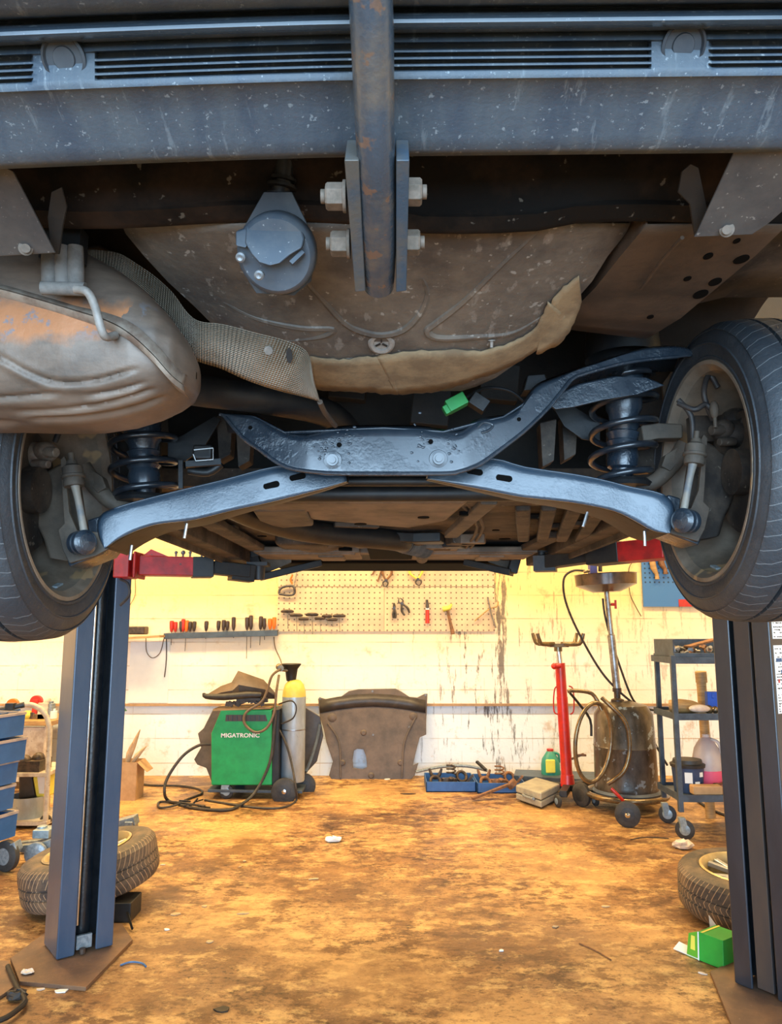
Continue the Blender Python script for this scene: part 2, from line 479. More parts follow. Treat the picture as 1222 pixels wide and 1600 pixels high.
def tyre_mat(name, axis, NR=84, ctr=0.0, c=(.026, .028, .032), dustc=(.12, .095, .07), amt=.5, wid=.30, sw=.07, sk=1.6):
    "rubber with lateral sipes cut round the tread; axis 0 = X axle, 2 = Z axle (object space)"
    m, nt, b = newmat(name)
    tc = nd(nt, 'ShaderNodeTexCoord').outputs['Object']
    sep = nd(nt, 'ShaderNodeSeparateXYZ'); nt.links.new(tc, sep.inputs[0])
    o = sep.outputs
    a_, b_ = (o[1], o[2]) if axis == 0 else (o[0], o[1])
    h = o[axis]
    ang = math_(nt, 'ARCTAN2', a_, b_)
    rad = math_(nt, 'SQRT', math_(nt, 'ADD', math_(nt, 'MULTIPLY', a_, a_), math_(nt, 'MULTIPLY', b_, b_)))
    skew = math_(nt, 'MULTIPLY', math_(nt, 'ABSOLUTE', h), 1.6)
    fr = math_(nt, 'FRACT', math_(nt, 'ADD', math_(nt, 'MULTIPLY', ang, NR / (2 * PI)), math_(nt, 'MULTIPLY', skew, NR / 6.3)))
    sipe = math_(nt, 'LESS_THAN', math_(nt, 'ABSOLUTE', math_(nt, 'SUBTRACT', fr, .5)), sw)
    tread = math_(nt, 'GREATER_THAN', rad, wid)
    s2 = math_(nt, 'MULTIPLY', sipe, tread)
    bd = math_(nt, 'MULTIPLY', tread, math_(nt, 'GREATER_THAN', noise(nt, tc, 8, 3), .42))
    s3 = math_(nt, 'MULTIPLY', s2, bd)
    nf = noise(nt, tc, 9, 8, .65)
    col = ramp(nt, nf, [(.42, c), (.66, tuple(x * amt + y * (1 - amt) for x, y in zip(dustc, c)))])
    col = mix(nt, s3, col, tuple(x * sk for x in dustc))
    nt.links.new(col, b.inputs['Base Color'])
    b.inputs['Roughness'].default_value = .55
    bp = nd(nt, 'ShaderNodeBump'); bp.inputs['Distance'].default_value = .003
    nt.links.new(math_(nt, 'SUBTRACT', math_(nt, 'MULTIPLY', noise(nt, tc, 60, 5, .7), .8), s2), bp.inputs['Height'])
    nt.links.new(bp.outputs[0], b.inputs['Normal'])
    return m
m_tyre_car = tyre_mat('car_tyre_rubber', 0, 64, amt=.3, dustc=(.085, .09, .095), sw=.035, sk=1.5, c=(.028, .034, .042))
m_tyre_floor = tyre_mat('dusty_tyre_rubber', 2, 74, c=(.05, .045, .045), dustc=(.26, .18, .11), amt=.6)

# heat-shield sheet with embossed dimples
m_shield, nt, b = newmat('embossed_shield')
tc = nd(nt, 'ShaderNodeTexCoord').outputs['UV']
mp = nd(nt, 'ShaderNodeMapping'); mp.inputs['Scale'].default_value = (105, 26, 1); mp.inputs['Rotation'].default_value = (0, 0, 0)
nt.links.new(tc, mp.inputs[0])
sx = nd(nt, 'ShaderNodeSeparateXYZ'); nt.links.new(mp.outputs[0], sx.inputs[0])
hx = math_(nt, 'SINE', math_(nt, 'MULTIPLY', math_(nt, 'ADD', sx.outputs[0], sx.outputs[1]), PI))
hy = math_(nt, 'SINE', math_(nt, 'MULTIPLY', math_(nt, 'SUBTRACT', sx.outputs[0], sx.outputs[1]), PI))
hh = math_(nt, 'MULTIPLY', math_(nt, 'MULTIPLY', hx, hy), .5)
bp = nd(nt, 'ShaderNodeBump'); bp.inputs['Distance'].default_value = .012
nt.links.new(hh, bp.inputs['Height']); nt.links.new(bp.outputs[0], b.inputs['Normal'])
to = nd(nt, 'ShaderNodeTexCoord').outputs['Object']
nt.links.new(ramp(nt, noise(nt, to, 10, 8), [(.4, (.52, .44, .34)), (.65, (.32, .26, .19))]), b.inputs['Base Color'])
b.inputs['Roughness'].default_value = .5; b.inputs['Metallic'].default_value = .35

# workshop floor: ochre dusty concrete with dark oil stains
m_floor, nt, b = newmat('stained_floor')
tc = nd(nt, 'ShaderNodeTexCoord').outputs['Object']
base = ramp(nt, noise(nt, tc, 1.0, 9, .66), [(.36, (.26, .145, .07)), (.48, (.44, .25, .095)), (.60, (.62, .37, .135))])
st = ramp(nt, noise(nt, tc, .8, 9, .72), [(.47, (1, 1, 1)), (.54, (.50, .43, .42))])
c = mix(nt, 1.0, base, st, 'MULTIPLY')
mp = nd(nt, 'ShaderNodeMapping'); mp.inputs['Scale'].default_value = (1, 1.5, 1); nt.links.new(tc, mp.inputs[0])
blot = ramp(nt, noise(nt, tc, 1.3, 4, .6), [(.42, (.15,) * 3), (.58, (1, 1, 1))])
sp = ramp(nt, noise(nt, mp.outputs[0], 8, 8, .75), [(.475, (1, 1, 1)), (.545, (.34, .28, .26))])
c = mix(nt, blot, c, mix(nt, 1.0, c, sp, 'MULTIPLY'))
sp2 = ramp(nt, noise(nt, mp.outputs[0], 30, 6, .8), [(.535, (1, 1, 1)), (.585, (.22, .17, .16))])
c = mix(nt, math_(nt, 'ADD', .25, math_(nt, 'MULTIPLY', ramp(nt, noise(nt, tc, 1.7, 5, .6), [(.42, (0, 0, 0)), (.58, (1, 1, 1))]), .65)), c, sp2, 'MULTIPLY')
li = ramp(nt, noise(nt, mp.outputs[0], 5.5, 9, .8), [(.52, (0, 0, 0)), (.60, (1, 1, 1))])
c = mix(nt, math_(nt, 'MULTIPLY', li, .5), c, (.78, .52, .20))
nt.links.new(c, b.inputs['Base Color'])
nt.links.new(ramp(nt, noise(nt, tc, 1.6, 6), [(.4, (.62,) * 3), (.6, (.42,) * 3)]), b.inputs['Roughness'])
bp = nd(nt, 'ShaderNodeBump'); bp.inputs['Distance'].default_value = .004
nt.links.new(noise(nt, tc, 25, 8, .7), bp.inputs['Height']); nt.links.new(bp.outputs[0], b.inputs['Normal'])

# painted block wall: courses, two-tone paint tinted with warm lamp light above, cool daylight below, dark runs
def wall_mat(name, upper, lower, runs=True):
    m, nt, b = newmat(name)
    tc = nd(nt, 'ShaderNodeTexCoord').outputs['Object']
    sep = nd(nt, 'ShaderNodeSeparateXYZ'); nt.links.new(tc, sep.inputs[0])
    X, Yc, Z = sep.outputs
    wob = math_(nt, 'MULTIPLY', math_(nt, 'SUBTRACT', noise(nt, tc, 1.2, 4), .5), .5)
    tt = math_(nt, 'MINIMUM', 1.0, math_(nt, 'MAXIMUM', 0.0, math_(nt, 'MULTIPLY', math_(nt, 'SUBTRACT', math_(nt, 'ADD', Z, wob), 1.0), 1.4)))
    c = mix(nt, tt, lower, upper)
    if runs: c = mix(nt, math_(nt, 'MULTIPLY', math_(nt, 'LESS_THAN', Z, .655), .8), c, (.76, .86, .96))  # cool daylight tint put into the colour below the ledge
    # courses
    row = math_(nt, 'DIVIDE', Z, .2265)
    fr = math_(nt, 'FRACT', row)
    par = math_(nt, 'MULTIPLY', math_(nt, 'MODULO', math_(nt, 'FLOOR', row), 2.0), .5)
    fx = math_(nt, 'FRACT', math_(nt, 'ADD', math_(nt, 'DIVIDE', math_(nt, 'ADD', math_(nt, 'ADD', X, Yc), 20.0), .45), par))
    jz = math_(nt, 'LESS_THAN', math_(nt, 'ABSOLUTE', math_(nt, 'SUBTRACT', fr, .5)), .017)
    jx = math_(nt, 'LESS_THAN', math_(nt, 'ABSOLUTE', math_(nt, 'SUBTRACT', fx, .5)), .006)
    jm = math_(nt, 'MAXIMUM', jz, math_(nt, 'MULTIPLY', jx, .5))
    jn = math_(nt, 'MULTIPLY', jm, math_(nt, 'MAXIMUM', 0.0, math_(nt, 'MULTIPLY', math_(nt, 'SUBTRACT', noise(nt, tc, 2.6, 6), .40), 3.0)))
    c = mix(nt, jn, c, (.40, .27, .16))
    if runs:
        mp = nd(nt, 'ShaderNodeMapping'); mp.inputs['Scale'].default_value = (9, 9, 1.3); nt.links.new(tc, mp.inputs[0])
        gd = math_(nt, 'SUBTRACT', 1.0, math_(nt, 'MINIMUM', 1.0, math_(nt, 'ABSOLUTE', math_(nt, 'DIVIDE', math_(nt, 'SUBTRACT', X, 1.06), .16))))
        rn = ramp(nt, math_(nt, 'ADD', noise(nt, mp.outputs[0], 2.2, 9, .72), math_(nt, 'SUBTRACT', math_(nt, 'MULTIPLY', gd, .09), .012)), [(.545, (0, 0, 0)), (.60, (1, 1, 1))])
        # the oily runs sit right of the pegboard, and thinly elsewhere
        gx = ramp(nt, math_(nt, 'MULTIPLY', math_(nt, 'ADD', X, .2), .5), [(.05, (.05,) * 3), (.50, (1, 1, 1)), (.62, (.9,) * 3), (1.0, (.4,) * 3)])
        c = mix(nt, math_(nt, 'MULTIPLY', math_(nt, 'MULTIPLY', rn, gx), .95), c, (.07, .055, .05))
    sm = ramp(nt, noise(nt, tc, 5.5, 8, .7), [(.56, (0, 0, 0)), (.68, (1, 1, 1))])
    c = mix(nt, math_(nt, 'MULTIPLY', sm, .5), c, (.45, .27, .12))
    nt.links.new(c, b.inputs['Base Color'])
    b.inputs['Roughness'].default_value = .6
    bp = nd(nt, 'ShaderNodeBump'); bp.inputs['Distance'].default_value = .006
    nt.links.new(math_(nt, 'SUBTRACT', math_(nt, 'MULTIPLY', noise(nt, tc, 18, 6), .7), math_(nt, 'MULTIPLY', jm, .6)), bp.inputs['Height'])
    nt.links.new(bp.outputs[0], b.inputs['Normal'])
    return m
m_wall = wall_mat('painted_block_wall', (.86, .62, .27), (.88, .84, .78))
m_wall2 = wall_mat('painted_side_wall', (.80, .60, .28), (.72, .62, .48), False)
m_ceil = M('ceiling_boards', (.5, .42, .3), (.4, .33, .25), .8)
# perforated tool board
m_peg, nt, b = newmat('perforated_board')
tc = nd(nt, 'ShaderNodeTexCoord').outputs['Object']
sep = nd(nt, 'ShaderNodeSeparateXYZ'); nt.links.new(tc, sep.inputs[0])
q = []
for s_ in (sep.outputs[0], sep.outputs[2]):
    f_ = math_(nt, 'SUBTRACT', math_(nt, 'FRACT', math_(nt, 'DIVIDE', math_(nt, 'ADD', s_, 10.0), .052)), .5)
    q.append(math_(nt, 'MULTIPLY', f_, f_))
hole = math_(nt, 'LESS_THAN', math_(nt, 'ADD', q[0], q[1]), .024)
base = ramp(nt, noise(nt, tc, 3, 7), [(.38, (.72, .56, .34)), (.65, (.56, .42, .28))])
nt.links.new(mix(nt, hole, base, (.20, .13, .08)), b.inputs['Base Color'])
b.inputs['Roughness'].default_value = .5
m_bluepeg, nt, b = newmat('blue_perforated_board')
tc = nd(nt, 'ShaderNodeTexCoord').outputs['Object']
sep = nd(nt, 'ShaderNodeSeparateXYZ'); nt.links.new(tc, sep.inputs[0])
q = []
for s_ in (sep.outputs[0], sep.outputs[2]):
    f_ = math_(nt, 'SUBTRACT', math_(nt, 'FRACT', math_(nt, 'DIVIDE', math_(nt, 'ADD', s_, 10.0), .045)), .5)
    q.append(math_(nt, 'MULTIPLY', f_, f_))
hole = math_(nt, 'MULTIPLY', math_(nt, 'LESS_THAN', math_(nt, 'ADD', q[0], q[1]), .04), math_(nt, 'GREATER_THAN', sep.outputs[2], .20))
nt.links.new(mix(nt, hole, (.05, .17, .42), (.015, .04, .09)), b.inputs['Base Color'])
b.inputs['Roughness'].default_value = .4

# ------------------------------------------------------------------ the room
YB = 7.45
def structure(mb, name, mat, **k):
    return mb.build(name, mat, kind='structure', smooth=False, origin=(0, 0, 0), **k)
structure(MB().box((0, 2.1, -.05), (9.8, 11.2, .1)), 'floor', m_floor)
structure(MB().box((0, YB + .1, 2.1), (9.4, .2, 4.2)), 'wall_back', m_wall)
structure(MB().box((-4.7, 2.1, 2.1), (.2, 11.2, 4.2)), 'wall_left', m_wall2)
structure(MB().box((4.7, 2.1, 2.1), (.2, 11.2, 4.2)), 'wall_right', m_wall2)
structure(MB().box((0, 2.1, 4.25), (9.8, 11.2, .1)), 'ceiling', m_ceil)
structure(MB().box((-3.8, -3.4, 2.1), (1.8, .2, 4.2)).box((3.8, -3.4, 2.1), (1.8, .2, 4.2)).box((0, -3.4, 3.95), (5.8, .2, .5)), 'wall_front', m_wall2)
structure(MB().box((0, YB - .02, .655), (9.2, .035, .022)), 'trim_1', M('brown_wall_ledge', (.42, .27, .15), (.3, .19, .11), .7, 0, 8))
# thin white sheet fixed on the blocks under the tool rail
a0 = P(205, 1003, YB); a1 = P(262, 1098, YB)
structure(MB().box(((a0.x + a1.x) / 2, YB - .006, (a0.z + a1.z) / 2), (a1.x - a0.x, .012, a0.z - a1.z)), 'trim_2', M('white_wall_panel', (.78, .80, .80), (.7, .73, .74), .45, 0, 5))

# ================================================================== THE CAR
car = thing('car', 'dark car raised on the lift, seen from underneath behind its rear bumper', 'car', (0, 2.6, 1.40))
def lerp(a, b, t): return a + (b - a) * t
def interp(x, xs, ys):
    if x <= xs[0]: return ys[0]
    for i in range(len(xs) - 1):
        if x <= xs[i + 1]:
            return lerp(ys[i], ys[i + 1], (x - xs[i]) / (xs[i + 1] - xs[i]))
    return ys[-1]
def PC(px, py, c):
    "point at camera depth c (along the lens axis)"
    a, b, d = ray(px, py)
    return Vector((a * c, b * c, H + d * c))

# ---- rear bumper: outer skin swept along X with louvres pressed in
def boff(px):
    return 20 * max(0, 1 - px / 611) ** 1.3 - 6 * min(1, max(0, (px - 611) / 611))
def slot_on(px):
    return px < 50 or 150 < px < 1015 or px > 1110
rows_y = [(-60, .70), (-10, .738), (6, .75), (13, .79), (19, .785), (21, .772), (30, .762), (42, .768), (50, .785), (53, .80), (56, .797),
          (66, .793), (69, .812), (77, .812), (79, .794), (82, .794), (84, .808), (88, .808), (90, .795), (93, .795), (95, .809), (99, .809), (101, .796), (104, .796), (106, .808), (109, .808), (112, .797),
          (118, .798), (124, .800), (128, .806), (170, .832), (215, .858), (234, .870), (240, .878), (241, .886)]
pxs = [-560, -400, -240, -100, 0, 40, 48, 52, 60, 100, 140, 148, 153, 160, 260, 380, 500, 620, 740, 860, 960, 1004, 1012, 1018, 1026, 1070, 1100, 1107, 1113, 1120, 1222, 1330, 1460, 1620, 1780]
rows = []
for i, (y, c) in enumerate(rows_y):
    r = []
    for px in pxs:
        cc = c
        if 12 <= i <= 26 and not slot_on(px): cc = .7965
        if 12 <= i <= 26 and slot_on(px) and c < .80: cc = c + .001
        yy = y + boff(px)
        edge = max(0, abs(px - 611) / 1100 - .35)
        r.append(PC(px, yy, cc + .10 * edge ** 2))
    rows.append(r)
rows.append([p + V(0, .010, .004) for p in rows[-1]])
rows.append([p + V(0, .06, .06) for p in rows[-1]])
rows.append([p + V(0, .10, .06) for p in rows[0]])
rows.append([p + V(0, .001, .0) for p in rows[0]])
bumper = MB().grid(rows).build('rear_bumper', m_plastic, car, angle=50)
br_ = []
for y, c_ in ((20, .7845), (24, .768), (30, .760), (36, .7605), (42, .766), (49, .784)):
    br_.append([PC(px, y + boff(px), c_ + .10 * max(0, abs(px - 611) / 1100 - .35) ** 2) for px in pxs])
MB().grid(br_).build('bumper_bead', m_bead, bumper)
# louvre shadow channels behind the ribs are part of the skin; round caps are their own pieces
for cx, cy in ((101, 76), (1067, 76)):
    c0 = PC(cx, cy + boff(cx), .7965)
    n_ = (V(0, 0, H) - c0).normalized()
    n_ = V(0, n_.y, n_.z).normalized()
    m = MB().lathe([(.0, -.002), (.0225, -.002), (.0232, .004), (.0205, .0055), (.0190, .0015), (.0120, .0015), (.0110, .0035), (.0, .0035)], c0, n_, 32)
    for v in m.v: v.x = c0.x + (v.x - c0.x) * 1.0
    m.build('blanking_cap', m_plastic_dark, bumper)
# bumper side brackets folded forward
def bracket(outer, inner, c0, bx, by):
    m = MB()
    m.prism([PC(x, y, c0 + (y - 240) * .0009) for x, y in outer], (0, .004, .002))
    br = m.build('bumper_bracket', m_brk, bumper, bevel=.001)
    m = MB(); m.prism([PC(x, y, c0 + .02 + (y - 240) * .0009) for x, y in inner], (0, .004, .002))
    m.build('bracket_flange', m_under_dark, car, bevel=.001)
    p = PC(bx, by, c0 + (by - 240) * .0009 - .004)
    MB().lathe([(0, -.004), (.0095, -.004), (.0095, 0), (.006, .0005), (.006, .006), (0, .006)], p, (p - V(0, 0, H)).normalized() * -1, 16).build('bolt', m_bolt, car)
bracket([(1150, 232), (1300, 232), (1270, 290), (1200, 350), (1176, 366), (1085, 370), (1090, 362)], [(1060, 300), (1066, 268), (1080, 256), (1092, 262), (1106, 330), (1100, 368), (1086, 368), (1078, 318)], .90, 1136, 359)
bracket([(-90, 268), (8, 262), (20, 268), (72, 368), (86, 395), (5, 400), (-70, 400)], [(74, 340), (80, 300), (96, 292), (104, 322), (98, 352), (92, 397), (80, 397)], .90, 40, 388)

# ---- tow bar: forged neck between two cheek plates with four bolts
tb = MB()
path = [PC(571, -150, .66), PC(576, -60, .69), PC(581, 40, .725), PC(584, 140, .765), PC(587, 240, .81), PC(590, 320, .865), PC(592, 390, .925), PC(592, 447, .985)]
tb.tube(path, [.0215, .021, .0212, .0210, .0205, .0205, .021, .0195], 24, 5)
tbo = tb.build('tow_bar', m_towtube, car)
for s, xt, xb in ((-1, 549, 563), (1, 629, 627)):
    m = MB()
    w_ = 12 if s < 0 else 11
    f0 = [PC(xt - w_ + 1, 250, .80), PC(xt + w_, 250, .80), PC(xb + 8, 455, .965), PC(xb - 8, 457, .965)]
    b0 = [p + V(0, .045, .055) for p in f0]
    m.add(f0 + b0, [(0, 1, 2, 3), (7, 6, 5, 4), (0, 4, 5, 1), (1, 5, 6, 2), (2, 6, 7, 3), (3, 7, 4, 0)])
    ck = m.build('cheek_plate', m_towplate, tbo, bevel=.0015)
for cx, cy, s in ((523, 307, -1), (530, 381, -1), (645, 300, 1), (643, 379, 1)):
    c_ = .80 + (cy - 250) * .00082 + .018
    p = PC(cx, cy, c_)
    m = MB()
    ax = V(s, 0, 0)
    m.lathe([(0, .0105), (.0135, .0105), (.0155, .008), (.0155, -.010), (.0, -.010)], p, ax, 6)
    m.lathe([(.0, -.0135), (.018, -.0135), (.018, -.0095), (0, -.0095)], p, ax, 20)
    m.lathe([(0, .0105), (.008, .0105), (.008, .016), (0, .016)], p, ax, 14)
    m.build('bolt', m_bolt, tbo, bevel=.0008, angle=30)

# ---- rear beam above the spare-wheel well, and general dark floor
beam_rows = []
for y, Y in ((120, .93), (205, .94), (250, .955), (290, .985), (318, 1.0), (325, .996), (345, 1.01), (352, 1.018), (350, 1.05)):
    r = []
    for px in range(-300, 1560, 60):
        dip = 6 * math.sin(px * .011) + (8 if 640 < px < 900 else 0)
        hollow = .035 * math.exp(-((px - 210) / 120) ** 2) * math.exp(-((y - 300) / 60) ** 2) + .03 * math.exp(-((px - 930) / 110) ** 2) * math.exp(-((y - 300) / 60) ** 2)
        r.append(P(px, y + (dip if y > 300 else 0), Y - hollow + .05 * ((px - 611) / 900) ** 2))
    beam_rows.append(r)
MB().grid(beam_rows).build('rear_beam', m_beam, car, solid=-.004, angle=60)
# luggage floor and underside sheet
fl = MB()
fl.box((0, 1.65, 2.28), (1.62, 1.5, .02)).box((0, 3.35, 1.86), (1.55, 2.3, .03)).box((0, 2.2, 2.06), (1.5, .03, .44))
fl.build('floor_pan', m_under_dark, car, smooth=False)
# side skins with the wheel arches cut in
WZ = {-1: 1.682, 1: 1.722}; WY = 1.60
for s in (-1, 1):
    X = s * .885
    pts = []
    pts += [(.80, 2.02), (.80, 2.75), (4.75, 2.75), (4.85, 1.95), (4.7, 1.80), (4.62, 1.80)]
    for k in range(13):
        an = PI * k / 12
        pts.append((4.25 + .36 * math.cos(an), 1.78 + .36 * math.sin(an)))
    pts += [(3.88, 1.74), (2.0, 1.72)]
    for k in range(15):
        an = PI * k / 14
        pts.append((1.60 + .375 * math.cos(an), 1.79 + .375 * math.sin(an)))
    pts += [(1.2, 1.83)]
    m = MB().prism([V(X, y, z) for y, z in pts], (-s * .012, 0, 0))
    m.build('body_side', m_blk if s < 0 else m_plastic_dark, car, smooth=False)
    # arch liner
    rows = []
    for k in range(17):
        an = .15 + (1.95 - .15) * k / 16
        rows.append([V(s * x, 1.60 + r_ * math.cos(an), 1.79 + r_ * math.sin(an)) for x, r_ in ((.875, .36), (.84, .37), (.72, .385), (.60, .40))])
    MB().grid(rows).build('arch_liner', m_under_dark, car, solid=.004)

# ---- spare-wheel well
WR = [(350, 190, 985, 1.02), (365, 196, 978, 1.04), (400, 225, 950, 1.09), (440, 262, 925, 1.15), (480, 305, 890, 1.21), (520, 345, 853, 1.27), (560, 402, 818, 1.34), (590, 445, 775, 1.41), (604, 480, 745, 1.445), (611, 505, 722, 1.475)]
def WS(px, py, lift=0.0):
    Y = interp(py, [r[0] for r in WR], [r[3] for r in WR])
    xl = interp(py, [r[0] for r in WR], [r[1] for r in WR]); xr = interp(py, [r[0] for r in WR], [r[2] for r in WR])
    u = (px - xl) / max(xr - xl, 1) * 2 - 1
    u = max(-1, min(1, u))
    return P(px, py, Y - lift + .05 * abs(u) ** 4)
rows = []
for y, xl, xr, Y in WR:
    r = []
    n = 30
    for j in range(n + 1):
        u = -1 + 2 * j / n
        px = lerp(xl, xr, (u + 1) / 2)
        r.append(WS(px, y))
    l = r[0]; rr = r[-1]
    r = [l + V(-.03, .02, .22), l + V(-.012, .01, .05)] + r + [rr + V(.012, .01, .05), rr + V(.03, .02, .22)]
    rows.append(r)
rows.append([p + V(0, .012, .02) for p in rows[-1]])
rows.append([p + V(0, .02, .25) for p in rows[-2]])
MB().grid(rows).build('spare_wheel_well', m_well, car, solid=-.004, angle=60)
def wrib(pts, r=.009, name='pressed_rib'):
    pp = smooth_path([V(x, y, 0) for x, y in pts], 5)
    MB().tube([WS(p.x, p.y, -.0050) for p in pp], [r * .5, r, r, r * .5], 8).build(name, m_well, car)
wrib([(470, 430), (500, 462), (538, 502), (570, 517), (600, 521), (632, 512), (658, 485), (668, 455), (660, 432)])
wrib([(840, 360), (790, 405), (725, 468), (684, 500), (668, 514), (684, 525), (740, 524), (800, 518), (850, 490)])
wrib([(350, 470), (400, 495), (470, 510), (520, 512), (500, 525), (440, 532)], .008)
dr = WS(596, 536, .002)
nrm = V(0, -.55, -.83).normalized()
d = MB(); d.lathe([(0, 0), (.024, 0), (.024, .003), (.020, .006), (.0145, .005), (.0135, .002), (0, .002)], dr - nrm * .002, nrm, 28)
dp = d.build('drain_plug', m_rod, car, label='pale round drain plug')
for k in range(3):
    an = 2 * PI * k / 3 + .5
    _, u, v = frame_of(nrm)
    q = dr + nrm * .001
    MB().bar(q + u * math.cos(an) * .002 + v * math.sin(an) * .002, q + u * math.cos(an) * .012 + v * math.sin(an) * .012, .003, .002, nrm).build('spoke', m_blackmat, dp)
MB().cyl(WS(768, 531, -.002), WS(768, 543, .016), .004, .003, 10).cyl(WS(768, 531, .0), WS(768, 533, .003), .007, .007, 10).build('stud', m_rod, car)
# tan sealing strips along the front rim of the well
def strip(top, bot, n=24, lift=.004):
    tp = smooth_path([V(x, y, 0) for x, y in top], 6); bt = smooth_path([V(x, y, 0) for x, y in bot], 6)
    m = len(tp); rows = []
    for f in [k / 5 for k in range(6)]:
        r = []
        for i in range(m):
            j = i / (m - 1) * (len(bt) - 1); a = int(j); b = min(a + 1, len(bt) - 1)
            q = bt[a].lerp(bt[b], j - a); p = tp[i].lerp(q, f)
            r.append(WS(p.x + random.uniform(-1, 1), p.y + (random.uniform(-1.5, 1.5) if f in (0, 1) else 0), lift + .003 * math.sin(f * PI)))
        rows.append(r)
    return MB().grid(rows)
strip([(484, 557), (530, 561), (575, 557), (612, 556)], [(492, 606), (540, 611), (580, 612), (622, 616)]).build('sealing_strip', m_tape, car, solid=-.003)
strip([(590, 555), (640, 548), (700, 546), (760, 546), (810, 528), (838, 508), (856, 470)], [(618, 616), (660, 612), (700, 606), (745, 590), (790, 574), (830, 552), (892, 500)]).build('sealing_strip', m_tape, car, solid=-.003)
strip([(846, 512), (858, 478), (876, 452), (905, 430)], [(838, 553), (872, 536), (893, 510), (908, 470)], lift=.0035).build('sealing_strip', m_tape, car, solid=-.003)

# ---- trailer socket with its cable
sk0 = P(430, 393, .965)
nax = V(-.02, -.80, -.60).normalized()
m = MB().prism([P(x, y, .99 + (y - 390) * .0004) for x, y in ((412, 300), (456, 300), (480, 350), (492, 400), (486, 440), (460, 462), (400, 458), (376, 420), (378, 360))], (0, .004, .003))
skp = m.build('socket_plate', m_plastic_dark, car, bevel=.001)
m = MB().lathe([(0, -.028), (.050, -.028), (.054, -.022), (.054, .0), (.052, .006), (.047, .010), (0, .010)], sk0 + V(0.002, .0, -.004), nax, 36)
sock = m.build('trailer_socket', m_socket, car)
cap = [P(x, y, .938) for x, y in ((384, 352), (398, 343), (440, 337), (470, 352), (476, 372), (472, 388), (455, 398), (440, 411), (420, 416), (404, 411), (392, 397), (382, 380))]
MB().prism(cap, nax * -.014).build('hinged_lid', m_socket, sock, bevel=.003)
MB().prism([P(x, y, .940) for x, y in ((368, 362), (386, 356), (390, 376), (384, 388), (368, 384))], nax * -.012).build('hinge', m_socket, sock, bevel=.002)
for x, y in ((376, 402), (405, 430)):
    p = P(x, y, .945)
    MB().lathe([(0, -.006), (.0065, -.006), (.0065, .002), (.004, .004), (0, .0025)], p, nax, 16).build('screw', m_bolt_steel, sock)
MB().bar(P(455, 412, .948), P(474, 394, .948), .006, .006).build('lid_catch', m_socket, sock)
m = MB()
path = [P(432, 340, .985), P(434, 322, .99), P(438, 300, .985), P(443, 280, .975), P(446, 240, .96)]
for i in range(7):
    t = i / 6
    p = smooth_path(path, 4)[int(t * 15)]
    m.lathe([(.010, -.0035), (.021 - .003 * (i % 2), -.002), (.021 - .003 * (i % 2), .002), (.010, .0035)], p, (path[-1] - path[0]), 18)
m.tube(path, .013, 14, 4)
m.build('cable_boot', m_blackmat, car)

# ---- chassis rail on the right with its punched holes
rail = [(1010, 352, 1230, 352, 1.03), (970, 400, 1180, 400, 1.12), (930, 450, 1120, 450, 1.24), (890, 490, 1064, 497, 1.36), (862, 512, 1010, 530, 1.50)]
def RS(u, v, lift=0):
    i = min(int(v * 4), 3); t = v * 4 - i
    a = rail[i]; b = rail[i + 1]
    x0, y0, x1, y1, Y = [lerp(p, q, t) for p, q in zip(a, b)]
    return P(lerp(x0, x1, u), lerp(y0, y1, u), Y - lift)
rows = []
for i in range(13):
    v = i / 12
    r = [RS(u / 6, v) for u in range(7)]
    r = [r[0] + V(-.0, .0, .12), r[0] + V(0, 0, .008)] + r + [r[-1] + V(0, 0, .008), r[-1] + V(0.0, 0, .12)]
    rows.append(r)
rl = MB().grid(rows).build('chassis_rail', m_rail, car, solid=-.003, angle=40)
def hole(px, py, a, b, Y):
    m = MB().lathe([(0, 0), (a, 0), (a, .002), (0, .002)], P(px, py, Y), V(0, -.35, -.94).normalized(), 16, sx=b / a)
    return m
def rail_uv(px, py):
    best = None
    for i in range(41):
        for j in range(41):
            p = RS(i / 40, j / 40); q = proj(p)
            d = (q[0] - px) ** 2 + (q[1] - py) ** 2
            if best is None or d < best[0]: best = (d, i / 40, j / 40)
    return best[1], best[2]
for px, py, r_ in ((1104, 398, .007), (1158, 403, .011), (1117, 438, .010), (1097, 460, .012), (1072, 434, .006), (1150, 378, .005), (1015, 494, .006)):
    u_, v_ = rail_uv(px, py)
    p = RS(u_, v_); n_ = (RS(min(u_ + .02, 1), v_) - RS(max(u_ - .02, 0), v_)).cross(RS(u_, min(v_ + .02, 1)) - RS(u_, max(v_ - .02, 0))).normalized()
    if n_.z > 0: n_ = -n_
    MB().lathe([(0, -.002), (r_, -.002), (r_, .0012), (0, .0012)], p, n_, 18, sx=1.5).build('drain_hole', m_hole, rl, label='dark oval hole')
MB().tube([P(760 + x / 2.645, 360 + y / 2.645, Y) for x, y, Y in ((810, 30, 1.0), (730, 120, 1.10), (640, 240, 1.22))], .003, 8).build('rail_seam', m_rail, rl)
# outer body underside beside the rail
rows = []
for a in ((1180, 352, 1.06), (1120, 450, 1.22), (1060, 500, 1.38)):
    p = P(*a)
    rows.append([p + V(0, .02, .03), p + V(.10, .02, .055), p + V(.35, .03, .06)])
MB().grid(rows).build('side_floor', m_under, car, solid=.003)

